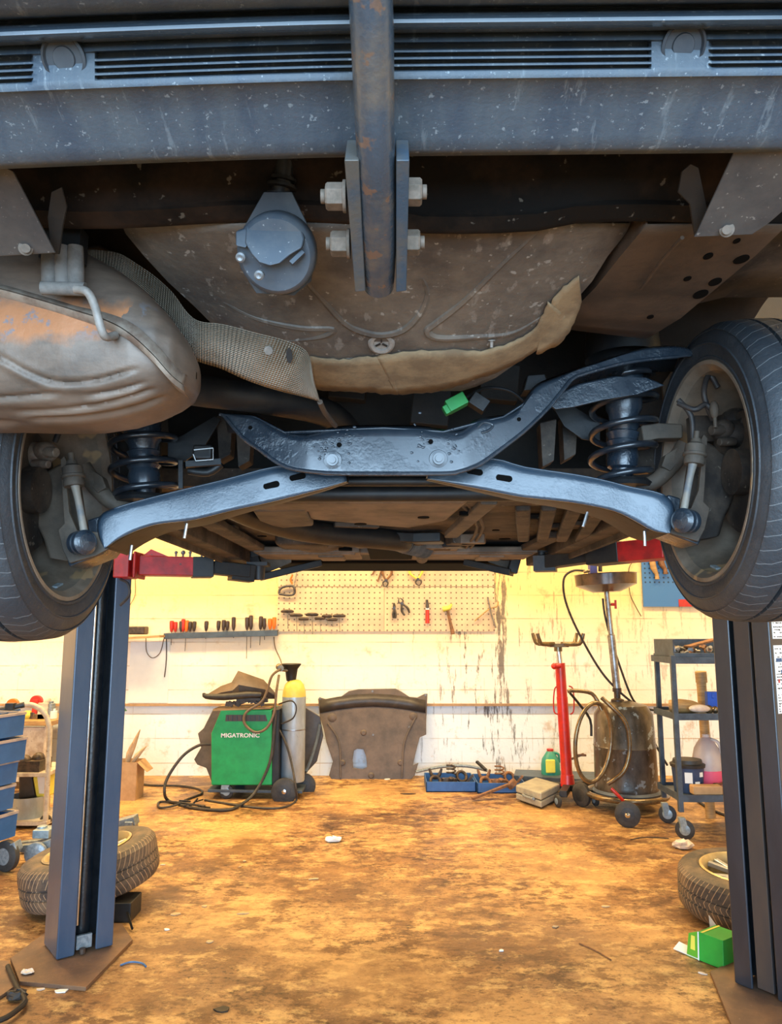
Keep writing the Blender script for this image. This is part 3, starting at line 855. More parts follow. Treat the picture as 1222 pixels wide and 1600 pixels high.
# ---- muffler: pressed two-shell box lying across the left side
secs = []   # (px, top y, bottom y, Y centre, half depth)
data = [(-420, 440, 625, 1.26, .09), (-330, 412, 650, 1.25, .12), (-150, 402, 664, 1.24, .13), (0, 400, 664, 1.235, .13), (90, 408, 666, 1.23, .13), (150, 424, 665, 1.225, .13), (200, 450, 657, 1.22, .125), (240, 480, 644, 1.21, .115), (270, 510, 630, 1.205, .10), (290, 537, 618, 1.20, .08), (302, 562, 606, 1.20, .05), (306, 580, 594, 1.20, .02)]
N = 168
rows = []
pd = []
for i in range(len(data) - 1):
    K_ = max(2, int(abs(data[i + 1][0] - data[i][0]) / (4 if data[i][0] > -40 else 14)))
    for k in range(K_):
        pd.append([lerp(a, b, k / K_) for a, b in zip(data[i], data[i + 1])])
pd.append(list(data[-1])); pd.append([307, 586, 588, 1.20, .003])
creases = [[(-60, 538), (0, 558), (45, 582), (90, 597), (150, 594), (210, 577)], [(-40, 622), (10, 621), (92, 614)], [(135, 618), (180, 611), (225, 598)], [(25, 643), (80, 641), (150, 632), (240, 608)], [(45, 653), (120, 650), (190, 640), (255, 621)], [(-40, 658), (30, 660)]]
crl = [[(a.x, a.y) for a in smooth_path([V(x, y, 0) for x, y in c_], 6)] for c_ in creases]
def crease_depth(px, py):
    d = 0
    for c_ in crl:
        if px < c_[0][0] - 8 or px > c_[-1][0] + 8: continue
        yc = interp(px, [q[0] for q in c_], [q[1] for q in c_])
        e = min(1, max(0, (px - c_[0][0] + 8) / 25)) * min(1, max(0, (c_[-1][0] + 8 - px) / 25))
        dy = py - yc
        d += e * (-.0055 * math.exp(-(dy / 3.2) ** 2) + .0035 * math.exp(-((dy - 9) / 7) ** 2) + .001 * math.exp(-((dy + 8) / 6) ** 2))
    return d
for px, ty, by, Yc, hd in pd:
    T = P(px, ty, Yc); B = P(px, by, Yc - .03)
    mid = (T + B) / 2; hz = (T.z - B.z) / 2
    r = []
    for q in range(N):
        an = 2 * PI * q / N
        ca, sa = math.cos(an), math.sin(an)
        e = .72
        y_ = abs(ca) ** e * math.copysign(1, ca) * hd
        z_ = abs(sa) ** e * math.copysign(1, sa) * hz
        n_ = V(0, y_ / max(hd, .01) ** 2, z_ / max(hz, .01) ** 2).normalized()
        p = mid + V(0, y_, z_)
        if ca < .35 and px > -80:
            u_, v_ = proj(p)
            p = p + n_ * crease_depth(u_, v_)
        r.append(p)
    rows.append(r)
mf = MB().grid(rows, True).build('muffler', m_tank, car, angle=80)
def muf_front(px, py):
    for k in range(len(pd) - 1):
        if px <= pd[k + 1][0]: break
    t = (px - pd[k][0]) / max(pd[k + 1][0] - pd[k][0], 1e-6)
    px_, ty, by, Yc, hd = [lerp(a, b, t) for a, b in zip(pd[k], pd[k + 1])]
    hz = (P(px, ty, Yc).z - P(px, by, Yc - .03).z) / 2; mz = (P(px, ty, Yc).z + P(px, by, Yc - .03).z) / 2
    Y = Yc - hd
    for _ in range(8):
        z = P(px, py, Y).z; s_ = min(1, abs(z - mz) / hz) ** (1 / .72)
        Y = .5 * Y + .5 * (Yc - .015 - hd * max(0, 1 - s_ * s_) ** .36)
    return P(px, py, Y)
pts = [(-400, 452), (-200, 450), (-60, 450), (0, 456), (60, 472), (120, 490), (170, 506), (205, 525), (240, 556), (270, 590), (290, 606)]
sp_ = [muf_front(q.x, q.y) for q in smooth_path([V(x, y, 0) for x, y in pts], 6)]
rows = []
for i_, p in enumerate(sp_):
    k = min(1, max(0, (i_ - 30) / 14)); w_ = 1 + 1.2 * k
    rows.append([p + V(0, .02, .010 * w_), p + V(0, -.005, .009 * w_), p + V(0, -.012, .002), p + V(0, -.002, .0005), p + V(0, -.012, -.001), p + V(0, -.007, -.008), p + V(0, .02, -.010)])
MB().grid(rows).build('seam_flange', m_seam, mf, solid=.001, angle=60)
# rubber hanger and bent rod
hg = MB()
for dx in (-20, 0, 20):
    hg.tube([P(98 + dx, 385, 1.05), P(98 + dx, 420, 1.055), P(99 + dx, 455, 1.06)], [.011, .0125, .012], 12, 3)
hg.cyl(P(66, 450, 1.04), P(134, 452, 1.04), .010, .010, 14)
hgo = hg.build('exhaust_hanger', m_rubber, car)
MB().tube([P(118, 452, 1.035), P(136, 456, 1.03), P(148, 478, 1.035), P(157, 510, 1.04), P(165, 526, 1.05), P(180, 524, 1.075)], .0062, 12, 5).build('hook_rod', m_rod, hgo)
MB().box(P(100, 385, 1.07), (.06, .03, .05)).build('hanger_bracket', m_blackmat, hgo)
# tail pipe passing over the axle
MB().tube([P(250, 600, 1.36), P(330, 613, 1.48), P(420, 625, 1.56), P(520, 650, 1.72), P(560, 700, 1.95)], .032, 20, 5).build('exhaust_pipe', m_blackmat, car)

# ---- embossed heat shield curling round the muffler
up = [(125, 392), (150, 391), (185, 396), (215, 413), (245, 434), (270, 458), (292, 488), (312, 502), (350, 507), (400, 520), (440, 530), (470, 542), (483, 556), (490, 590), (500, 627)]
lo = [(125, 425), (150, 440), (175, 455), (205, 480), (235, 510), (265, 535), (290, 556), (312, 566), (345, 576), (380, 592), (410, 603), (440, 612), (465, 618), (484, 623), (500, 628)]
yu = [1.16, 1.17, 1.18, 1.2, 1.22, 1.22, 1.22, 1.20, 1.19, 1.19, 1.20, 1.21, 1.22, 1.24, 1.27]
yl = [1.26, 1.27, 1.28, 1.29, 1.29, 1.29, 1.28, 1.27, 1.27, 1.27, 1.27, 1.27, 1.27, 1.27, 1.27]
U = smooth_path([V(x, y, z) for (x, y), z in zip(up, yu)], 4); L = smooth_path([V(x, y, z) for (x, y), z in zip(lo, yl)], 4)
rows = []
for k in range(9):
    f = k / 8
    r = []
    for i, (a, b) in enumerate(zip(U, L)):
        q = a.lerp(b, f)
        bend = -.018 * math.sin(f * PI) + .006 * math.sin(i * .45)
        r.append(P(q.x, q.y, q.z + bend))
    rows.append(r)
hs = MB().grid(rows).build('heat_shield', m_shield, car, solid=.0015, angle=80)
me = hs.data
uv = me.uv_layers.new(name='UVMap')
nU = len(U)
for poly in me.polygons:
    for li in poly.loop_indices:
        vi = me.loops[li].vertex_index
        uv.data[li].uv = ((vi % nU) / (nU - 1), (vi // nU) / 8)
m = MB().lathe([(0, -.004), (.008, -.004), (.008, .002), (.012, .003), (.012, .005), (0, .005)], P(420, 547, 1.20), V(0, .8, .6), 8)
m.build('retaining_nut', m_rod, hs, bevel=.001)
MB().lathe([(0, 0), (.013, 0), (.013, .002), (0, .002)], P(452, 556, 1.205), V(0, .8, .6), 16, sx=.4).build('slot', m_blackmat, hs)
MB().tube([P(500, 628, 1.27), P(508, 645, 1.33), P(524, 665, 1.42)], .005, 8, 3).build('shield_stay', m_rail, car)

# ---- subframe: pressed cross member with upswept arms
Ysf = 1.52
def poly(pts, Y, fY=None):
    return [P(x, y, Y if fY is None else fY(x, y)) for x, y in pts]
sfY = lambda x, y: Ysf + .10 * max(0, abs(x - 605) / 480 - .25) 
outl = [(342, 645), (368, 645), (398, 648), (428, 664), (445, 671), (470, 676), (496, 675), (512, 668), (536, 665), (600, 664), (658, 665), (678, 667), (693, 671), (714, 672), (728, 668), (742, 655), (760, 651), (786, 648), (806, 640), (822, 622), (838, 600), (870, 586), (904, 575), (940, 564), (972, 553), (1000, 545), (1025, 541), (1060, 540), (1076, 543), (1087, 555), (1060, 557), (1010, 562), (972, 568), (930, 579), (908, 586), (892, 594), (875, 614), (862, 632), (846, 650), (828, 666), (804, 686), (779, 704), (764, 716), (745, 728), (717, 737), (690, 740), (536, 740), (500, 738), (472, 735), (448, 730), (426, 718), (405, 702), (379, 684), (360, 662)]
def hexhole(cx, cy, r):
    return [P(cx + r * math.cos(a), cy + r * math.sin(a), sfY(cx, cy)) for a in [k * PI / 4 for k in range(8)]]
def loft_face(top, bot, fY, roll=.0, n=60, K=10, dish=0.0):
    tp = smooth_path([V(x, y, 0) for x, y in top], 5); bt = smooth_path([V(x, y, 0) for x, y in bot], 5)
    def at(pp, s_):
        L_ = [0]
        for k in range(len(pp) - 1): L_.append(L_[-1] + (pp[k + 1] - pp[k]).length)
        t = s_ * L_[-1]
        for k in range(len(pp) - 1):
            if t <= L_[k + 1] or k == len(pp) - 2:
                return pp[k].lerp(pp[k + 1], (t - L_[k]) / max(L_[k + 1] - L_[k], 1e-6))
    rows = []
    for k in range(K + 1):
        f = k / K
        r = []
        for i in range(n + 1):
            a_ = at(tp, i / n).lerp(at(bt, i / n), f)
            Y = fY(a_.x, a_.y) + roll * max(0, 1 - f / .18) ** 2 + dish * math.sin(f * PI)
            r.append(P(a_.x, a_.y, Y))
        rows.append(r)
    return MB().grid(rows)
sf_top = [(342, 645), (368, 646), (398, 648), (428, 664), (450, 674), (480, 677), (505, 671), (536, 665), (600, 664), (658, 665), (693, 671), (722, 671), (745, 654), (786, 648), (810, 637), (836, 602), (870, 587), (904, 575), (940, 564), (972, 553), (1000, 545), (1025, 541), (1060, 540), (1080, 545), (1087, 553)]
sf_bot = [(344, 647), (360, 664), (379, 684), (405, 703), (426, 719), (448, 730), (472, 736), (500, 739), (536, 740), (600, 740), (690, 740), (717, 737), (745, 728), (764, 716), (779, 704), (804, 686), (828, 666), (850, 645), (865, 628), (878, 610), (892, 594), (930, 579), (972, 568), (1030, 561), (1087, 556)]
sf = loft_face(sf_top, sf_bot, sfY, .03, 110, 12).build('subframe', m_black, car, solid=-.006, angle=60)
for cx, cy, r_ in ((530, 695, .0055), (673, 690, .0055), (391, 668, .0045), (811, 655, .0045)):
    MB().lathe([(0, 0), (r_, 0), (r_, .002), (0, .002)], P(cx, cy, sfY(cx, cy) - .0012), V(0, 1, 0), 8).build('hole', m_hole, sf, label='small dark hole')
MB().tube([P(x, y, sfY(x, y) + .0) for x, y in ((746, 668), (756, 660), (770, 664), (764, 672), (752, 676))], .003, 8, 4).build('oval_boss', m_black, sf)
# rolled bottom flange + upper rib + box behind
low = [(352, 652), (379, 684), (405, 702), (426, 718), (448, 730), (472, 735), (500, 738), (536, 740), (690, 740), (717, 737), (745, 728), (764, 716), (804, 686), (828, 666), (862, 632), (892, 594), (908, 586), (930, 579), (972, 568), (1010, 562), (1060, 557)]
MB().tube([P(x, y, sfY(x, y) - .004) for x, y in low], .0042, 8, 2).build('rolled_edge', m_black, sf)
rows = []
for x, y in [(342, 645), (398, 650), (445, 674), (512, 671), (600, 667), (693, 673), (742, 660), (786, 650), (830, 622), (870, 590), (940, 566), (1010, 548), (1076, 545)]:
    p = P(x, y, sfY(x, y) + .008)
    rows.append([p, p + V(0, .07, .004), p + V(0, .10, -.015)])
MB().grid(rows).build('top_flange', m_black, sf, solid=-.004)
# lower lip swept under the right hand end
lp = [(860, 634), (880, 612), (905, 600), (960, 588), (1012, 590), (1040, 602), (1000, 616), (950, 624), (900, 636), (868, 640)]
MB().prism([P(x, y, 1.60) for x, y in lp], (0, .03, .01)).build('end_plate', m_black, sf, bevel=.003)
for cx, cy in ((520, 719), (685, 717)):
    p = P(cx, cy, sfY(cx, cy))
    m = MB().lathe([(0, .018), (.007, .018), (.0075, .012), (.012, .012), (.0125, .005), (.0185, .004), (.0195, 0), (0, 0)], p + V(0, .001, 0), (0, -1, -.15), 20)
    m.build('subframe_bolt', m_black, sf, angle=30)
# crusty weld patches
for cx, cy in ((500, 700), (545, 690), (660, 690), (706, 700)):
    m = MB()
    for k in range(16):
        p = P(cx + random.gauss(0, 10), cy + random.gauss(0, 13), sfY(cx, cy) - .0005)
        m.sphere(p, random.uniform(.0012, .003), 7, 5, (1.4, .5, 1))
    m.build('paint_blister', m_black, sf, kind='stuff')
# mounts going up behind the subframe
for px, py, h in ((838, 600, .06), (430, 610, .05)):
    MB().prism([P(px - 20, py + 10, 1.63), P(px - 14, py - 14, 1.63), P(px + 14, py - 16, 1.63), P(px + 22, py + 8, 1.63)], (0, .05, 0)).build('mount_ear', m_blackmat, car, bevel=.003)
# connector plugs dangling above
MB().box(P(713, 630, 1.60), (.045, .03, .028), Matrix.Rotation(-.5, 3, 'Y')).box(P(700, 640, 1.60), (.02, .022, .02), Matrix.Rotation(-.5, 3, 'Y')).build('wiring_plug', m_plug, car, bevel=.002, label='bright green wiring plug')
MB().box(P(748, 630, 1.62), (.04, .03, .03), Matrix.Rotation(.6, 3, 'Y')).build('wiring_plug', m_blackmat, car, bevel=.002)
MB().tube([P(728, 622, 1.62), P(760, 606, 1.66), P(800, 612, 1.68), P(830, 640, 1.7)], .004, 8, 4).build('wiring', m_blackmat, car)

# ---- lower control arms
Yca = 1.60
def slot(cx, cy, a, Y, w_=13, h_=5):
    pts = []
    for k in range(12):
        t = 2 * PI * k / 12
        x = math.cos(t) * h_ + (w_ - h_) * math.copysign(1, math.cos(t) + 1e-6); y = math.sin(t) * h_
        pts.append(P(cx + x * math.cos(a) - y * math.sin(a), cy + x * math.sin(a) + y * math.cos(a), Y))
    return pts
def ctl(outl, slots, sd, tip):
    fY = lambda x: Yca - .03 * max(0, abs(x - 605) / 450 - .2)
    top, bot = outl
    arm = loft_face(top, bot, lambda x, y: fY(x), .006, 60, 8).build('control_arm', m_arm, car, solid=-.006, angle=60)
    for a, b, c in slots:
        MB().prism(slot(a, b, c, fY(a) - .0010), (0, .002, 0)).build('slot', m_hole, arm, label='dark elongated slot')
    return arm, fY
L_up = [(540, 743), (505, 741), (470, 733), (432, 728), (350, 749), (275, 767), (206, 785), (178, 794), (160, 802), (152, 816), (154, 838), (163, 857)]
L_lo = [(163, 857), (192, 838), (240, 820), (302, 812), (360, 798), (420, 785), (472, 772), (510, 762), (542, 752)]
armL, fY = ctl((L_up, [(542, 752), (510, 762), (472, 772), (420, 785), (360, 798), (302, 812), (240, 820), (192, 838), (170, 852), (163, 857)]), [(424, 758, -.24), (465, 745, -.24)], -1, None)
R_up = [(668, 740), (720, 724), (771, 716), (820, 729), (900, 741), (945, 750), (984, 760), (1020, 767), (1038, 773), (1050, 784), (1055, 802), (1052, 820), (1047, 833)]
R_lo = [(1047, 833), (1017, 827), (968, 801), (919, 789), (870, 782), (820, 777), (791, 772), (730, 760), (668, 748)]
armR, fY = ctl((R_up, [(668, 748), (730, 760), (791, 772), (820, 777), (870, 782), (919, 789), (968, 801), (1017, 827), (1035, 832), (1047, 833)]), [(742, 737, .16), (788, 747, .16)], 1, None)
def belly(lower, upper, par, back):
    rows = []
    lo_ = smooth_path([V(x, y, 0) for x, y in lower], 3)
    for p in lo_:
        q = P(p.x, p.y - 2, fY(p.x) + .002)
        f = min(1, abs(p.x - 605) / 420)
        rows.append([q, q + V(0, .02, -.002), q + V(0, back * (.35 + .65 * f), .005 - .018 * max(0, f - .5)), q + V(0, back * (.4 + .6 * f), .035)])
    MB().grid(rows).build('arm_underside', m_blackmat, par, solid=.003)
    rows = []
    for p in smooth_path([V(x, y, 0) for x, y in upper], 3):
        q = P(p.x, p.y + 2, fY(p.x) + .002)
        f = min(1, abs(p.x - 605) / 420)
        rows.append([q, q + V(0, back * (.35 + .5 * f), .0)])
    MB().grid(rows).build('arm_top_flange', m_arm, par, solid=.003)
belly(L_lo, L_up[:-4], armL, .14)
belly(R_lo, R_up[:-4], armR, .14)
for par, sts in ((armL, ((288, 838, 292, 824), (203, 872, 206, 858))), (armR, ((911, 820, 918, 806), (1008, 850, 1007, 836)))):
    for x0, y0, x1, y1 in sts:
        MB().cyl(P(x0, y0 + 3, 1.62), P(x1, y1 - 6, 1.62), .0035, .0035, 8).build('brake_line_stud', m_steel, par)
# dark cross rods behind the arm tips
MB().cyl(P(400, 752, 1.75), P(830, 752, 1.75), .012, n=14).build('cross_rod', m_blackmat, car)
MB().cyl(P(360, 772, 1.95), P(870, 770, 1.95), .022, n=18).build('cross_rod', m_blackmat, car)

# ---- coil springs, dampers, links: one side built then the other
for s, cx, top, bot, Ys, turns in ((-1, 222, 640, 775, 1.74, 3.6), (1, 976, 578, 752, 1.74, 4.6)):
    T = P(cx, top, Ys); B = P(cx - 4 * s, bot, Ys)
    n = int(turns * 28)
    m = MB(); pts = []
    for i in range(n + 1):
        t = i / n
        an = -2 * PI * turns * t + 1.0
        c_ = T.lerp(B, t)
        R_ = .073 * (1 if .12 < t < .9 else .88 + .1 * min(t, 1 - t))
        pts.append(c_ + V(R_ * math.cos(an), R_ * math.sin(an), 0))
    m.tube(pts, .0078, 10)
    m.build('coil_spring', m_spring, car)
    # bump stop and damper body
    d = MB()
    prof = []
    hgt = (T - B).length
    zs = [0, .10, .12, .22, .30, .34, .36, .42, .44, .50, .52, .60, .64, .95, 1.05]
    rs = [.024, .026, .034, .037, .033, .039, .032, .039, .031, .038, .031, .036, .042, .044, .042]
    for z_, r_ in zip(zs, rs): prof.append((r_, z_ * hgt))
    d.lathe(prof, B, (T - B), 28)
    d.build('damper_body', m_black, car, angle=30)
    MB().lathe([(0, 0), (.066, 0), (.070, .006), (.066, .022), (.030, .030), (0, .03)], T + V(0, 0, -.004), (0, 0, 1), 28).build('spring_seat', m_blackmat, car)
    MB().lathe([(0, 0), (.062, 0), (.068, .008), (.06, .016), (0, .016)], B + V(0, 0, -.016), (0, 0, 1), 28).build('spring_cup', m_blackmat, car)
    # top turret in the arch
    MB().lathe([(0.09, -.0), (.085, .07), (.05, .09), (0, .09)], T + V(0, 0.01, .03), (0, 0, 1), 24, cap=False).build('turret', m_blackmat, car)

def wheel(s, cx_in, z):
    "car wheel with tyre: inner face at x = s*cx_in"
    o = V(s * (cx_in + .105), WY, z)
    e = bpy.data.objects.new('wheel', None); C.objects.link(e); e.parent = car; e.location = o - WO[car.name]; WO[e.name] = o.copy()
    ax = V(s, 0, 0)
    R0 = .322
    # tyre profile (radius, h) from inner bead round the tread to the outer bead
    pr = [(.206, -.088), (.214, -.098), (.222, -.101), (.226, -.106), (.232, -.1065), (.234, -.104), (.250, -.108), (.262, -.109), (.264, -.1115), (.268, -.1115), (.270, -.109), (.285, -.106), (.298, -.099), (.300, -.101), (.305, -.097), (.310, -.088)]
    for h in (-.078, -.050, -.046, -.040, -.036, -.006, -.001, .005, .010, .040, .046, .050, .078):
        g = -.008 if any(abs(h - q) < .004 for q in (-.043, .002, .043)) else 0
        pr.append((R0 - .000 - 28 * h * h * .03 + g, h))
    fine = []
    for h in (-.080, -.048, -.047, -.041, -.040, -.004, -.003, .003, .004, .040, .041, .047, .048, .080):
        g = .008 if (.0405 < abs(h) < .0475 or abs(h) < .0035) else 0
        fine.append((R0 - 1.0 * h * h - g, h))
    pr = pr[:16] + fine + [(.312, .084), (.304, .094), (.290, .104), (.265, .109), (.24, .106), (.215, .098), (.206, .088)]
    pr = [(r_ + .018 * max(0, (.30 - r_) / .094), h_) for r_, h_ in pr]
    t = MB().lathe(pr, o, ax, 120, cap=False)
    t.build('tyre', m_tyre_car, e, origin=o, angle=28)
    rim = [(.222, -.098), (.218, -.104), (.212, -.103), (.206, -.094), (.200, -.086), (.198, -.060), (.190, -.045), (.178, -.02), (.176, .03), (.186, .055), (.19, .085), (.215, .098), (.218, .103)]
    rim = [(r_ + .018, h_) for r_, h_ in rim]
    rim = MB().lathe(rim, o, ax, 96, cap=False)
    rim.build('rim', m_rim_in, e, solid=.002, angle=30)
    sp = MB().lathe([(.204, .055), (.19, .062), (.10, .064), (.05, .058), (0, .058)], o, ax, 64, cap=False)
    sp.build('wheel_disc', m_rim_in, e, solid=.006)
    for k in range(2):
        an = -PI / 2 + .30 - .9 * k
        c_ = o + V(-s * .055, math.cos(an) * .211, math.sin(an) * .211)
        MB().box(c_, (.018, .03, .004), Matrix.Rotation(an + PI / 2, 3, 'X')).build('balance_weight', m_cast, e)
    # brake disc and dust plate (fixed to the hub)
    MB().lathe([(0, -.05), (.05, -.05), (.05, -.02), (.135, -.02), (.135, .0), (.05, .0), (.05, .05), (0, .05)], o + V(s * .012, 0, 0), ax, 48).build('brake_disc', m_under, e)
    return e
wheel(-1, .685, WZ[-1])
wheel(1, .668, WZ[1])

def hub_side(s, dx, dy, dark):
    "knuckle, drop link, caliper and trailing parts behind the wheel; pixel outlines of the left side, mirrored for the right"
    def T_(x, y, Y):
        if s < 0: return P(x, y, Y)
        return P(1208 - x + dx, y + dy, Y)
    mk = m_knuckle if not dark else m_under
    m = MB().prism([T_(x, y, 1.66) for x, y in ((35, 748), (60, 742), (95, 722), (112, 735), (118, 770), (122, 800), (130, 835), (128, 868), (110, 878), (74, 872), (66, 842), (52, 812), (38, 785))], (0, .05, .0))
    m.build('hub_carrier', mk, car, bevel=.012)
    m = MB().prism([T_(x, y, 1.585) for x, y in ((94, 718), (100, 712), (106, 724), (104, 760), (108, 800), (120, 828), (160, 832), (168, 858), (150, 868), (108, 880), (98, 860), (90, 828), (100, 818), (98, 790), (96, 750))], (0, .012, .0))
    m.build('link_bracket', mk, car, bevel=.002)
    m = MB().prism([T_(x, y, 1.60) for x, y in ((136, 812), (156, 806), (172, 850), (160, 866), (108, 886), (104, 876), (140, 862))], (0, .09, 0))
    m.build('arm_clevis', m_black, car, bevel=.004)
    # drop link
    lk = MB().tube([T_(117, 757, 1.55), T_(121, 775, 1.55), T_(126, 800, 1.55), T_(132, 834, 1.55)], [.0095, .0075, .0075, .008], 14, 3)
    lo_ = lk.build('drop_link', m_linkrod, car)
    m = MB()
    a = T_(116, 760, 1.552); up_ = T_(112, 720, 1.552) - a; L_ = up_.length
    m.lathe([(0, 0), (.020, 0), (.022, .10 * L_), (.020, .3 * L_), (.024, .34 * L_), (.024, .42 * L_), (.021, .45 * L_), (.021, .75 * L_), (.012, .85 * L_), (.010, 1.0 * L_), (.006, 1.02 * L_), (.006, 1.3 * L_), (0, 1.3 * L_)], a, up_, 20)
    m.build('ball_joint_boot', m_knuckle, lo_, angle=30)
    c_ = T_(128, 848, 1.55)
    ax_ = V(-s * .8, -.6, 0)
    MB().lathe([(0, -.022), (.020, -.022), (.025, -.016), (.025, -.004), (.022, 0), (.026, .004), (.026, .014), (.018, .022), (0, .026)], c_, ax_, 24).build('link_bush', m_black, lo_, angle=30)
    # caliper
    m = MB()
    c_ = T_(52, 712, 1.62)
    m.sphere(c_, .040, 20, 12, (1.1, .8, .75)).sphere(c_ + V(-s * .030, -.01, .006), .026, 16, 10, (1.1, 1, .9)).cyl(c_ + V(-s * .03, -.02, .004), c_ + V(-s * .065, -.03, .0), .014, .011, 12).cyl(c_ + V(-s * .01, -.02, -.022), c_ + V(-s * .05, -.03, -.026), .010, .009, 10)
    m.box(c_ + V(s * .03, 0, .02), (.05, .05, .05), Matrix.Rotation(.3, 3, 'Y'))
    m.build('brake_caliper', m_seam if not dark else mk, car, bevel=.003)
    # inner trailing arm going to the middle
    MB().tube([T_(128, 730, 1.70), T_(150, 760, 1.71), T_(175, 785, 1.72), T_(205, 797, 1.74)], [.022, .020, .018, .018], 14, 4).build('trailing_link', mk, car)
    MB().prism([T_(x, y, 1.69) for x, y in ((134, 728), (160, 745), (166, 762), (152, 770), (136, 752))], (0, .03, 0)).build('link_tag', m_knuckle, car, bevel=.002)
    MB().prism([T_(x, y, 1.86) for x, y in ((60, 690), (250, 690), (250, 800), (150, 830), (90, 820), (60, 760))], (0, .02, 0)).build('splash_panel', m_under if s > 0 else m_under_dark, car, bevel=.003)
    # sheet leaf beside the spring
    MB().prism([T_(x, y, 1.80) for x, y in ((262, 690), (285, 680), (335, 650), (345, 655), (318, 700), (290, 720), (262, 724))], (0, .006, 0)).build('shield_leaf', m_blackmat, car, bevel=.001)
    MB().tube([T_(78, 640, 1.60), T_(92, 620, 1.6), T_(100, 650, 1.58), T_(86, 690, 1.6)], .006, 10, 5).build('brake_hose', m_hose, car)
hub_side(-1, 0, 0, False)
hub_side(1, -8, -34, True)
# right hand extras: brown cross link, hose and sensor plug
MB().prism([P(x, y, 1.70) for x, y in ((1002, 664), (1030, 660), (1068, 662), (1068, 684), (1030, 685), (1006, 690))], (0, .04, 0)).build('cross_link', m_knuckle, car, bevel=.005)
MB().tube([P(1060, 630, 1.60), P(1085, 640, 1.58), P(1102, 632, 1.58), P(1112, 640, 1.58)], .006, 10, 4).tube([P(1060, 625, 1.6), P(1080, 650, 1.59), P(1082, 690, 1.6)], .006, 10, 4).build('brake_hose', m_hose, car)
MB().sphere(P(1116, 640, 1.57), .020, 12, 8, (.5, .5, 1)).cyl(P(1117, 650, 1.57), P(1118, 668, 1.57), .004, n=8).build('sensor_plug', m_knuckle, car)
m = MB()
for x, y, r_ in ((1150, 665, .04), (1140, 690, .035), (1160, 700, .04), (1130, 665, .025)):
    m.sphere(P(x, y, 1.66), r_, 14, 9)
m.box(P(1108, 672, 1.68), (.09, .03, .06))
m.build('caliper_carrier', m_under, car)
# inner wheel-side sheet seen through the right rim
MB().prism([P(x, y, 1.84) for x, y in ((1035, 600), (1060, 565), (1110, 560), (1150, 590), (1160, 650), (1040, 650))], (0, .01, 0)).build('arch_panel', m_rail, car)
# bits between left spring and subframe
MB().box(P(318, 708, 1.70), (.045, .03, .035)).build('sensor_box', m_blackmat, car, bevel=.006)
MB().tube([P(303, 703, 1.683), P(333, 700, 1.683), P(333, 718, 1.683), P(306, 720, 1.683), P(302, 710, 1.683)], .0012, 6).build('pale_clip', m_white, car)
MB().bar(P(283, 720, 1.7), P(283, 764, 1.7), .010, .010).bar(P(290, 726, 1.7), P(345, 722, 1.72), .016, .014).tube([P(295, 735, 1.74), P(325, 738, 1.74), P(345, 725, 1.74)], .010, 10, 4).build('height_sensor_arm', m_blackmat, car)
for x, y, Y in ((380, 700, 1.78), (350, 690, 1.84), (856, 700, 1.80), (890, 690, 1.86)):
    MB().prism([P(x - 12, y - 40, Y), P(x + 14, y - 46, Y), P(x + 10, y + 20, Y), P(x - 8, y + 30, Y)], (0, .05, 0)).build('hanger_plate', m_under, car, bevel=.003)

# ---- the rest of the underbody towards the front
ZU = 1.74
def Q(px, py, z=ZU):
    "underbody point at height z"
    a, b, c = ray(px, py)
    t = (z - H) / c
    return V(a * t, b * t, z)
def slab(name, pts, z, mt, th=.06, par=None, bev=.006):
    return MB().prism([Q(x, y, z) for x, y in pts], (0, 0, th)).build(name, mt, par or car, bevel=bev)
# sills
for s in (-1, 1):
    MB().box((s * .80, 3.0, 1.76), (.15, 2.1, .09)).box((s * .80, 3.0, 1.71), (.012, 2.1, .04)).build('sill', m_under, car, bevel=.01)
MB().box((0, 3.15, 1.80), (1.5, 2.2, .05)).build('floor_sheet', m_under, car)
slab('rear_cross_beam', ((330, 785), (870, 780), (880, 790), (320, 796)), 1.735, m_under, .06)
slab('fuel_tank', ((385, 796), (425, 786), (735, 786), (700, 815), (640, 826), (560, 820), (480, 812), (478, 800), (425, 800)), 1.725, m_tray2, .10, bev=.02)
slab('tank_shield', ((395, 800), (478, 798), (490, 822), (435, 826), (405, 815)), 1.722, m_knuckle, .04, bev=.008)
MB().tube([V(-.50, 2.30, 1.765), V(-.42, 2.5, 1.745), V(-.28, 2.75, 1.735), V(0.0, 3.0, 1.735), V(.06, 3.15, 1.735)], .042, 20, 5).build('front_exhaust_pipe', m_blackmat, car)
m = MB()
for k in range(9):
    m.lathe([(.030, -.008), (.044, 0), (.030, .008)], V(.05 + .012 * k, 3.10 + .03 * k, 1.735), (.35, 1, 0), 20, cap=False)
m.build('flex_joint', m_knuckle, car)
MB().tube([V(.14, 3.35, 1.73), V(.16, 3.9, 1.75)], .035, 16).build('down_pipe', m_under, car)
for a in (0, 1, 2, 3):
    MB().bar(V(.38 + .075 * a, 2.15, 1.735), V(.52 + .075 * a, 2.95, 1.735), .045, .03).build('floor_rib', m_under, car, bevel=.008)
MB().bar(V(.27, 2.05, 1.735), V(.22, 2.75, 1.725), .05, .025).build('tunnel_brace', m_knuckle, car, bevel=.006)
MB().bar(V(-.62, 2.3, 1.745), V(-.60, 3.6, 1.745), .07, .03).build('floor_rib', m_under, car, bevel=.008)
MB().bar(V(.64, 2.9, 1.745), V(.60, 3.9, 1.745), .07, .03).build('floor_rib', m_under, car, bevel=.008)
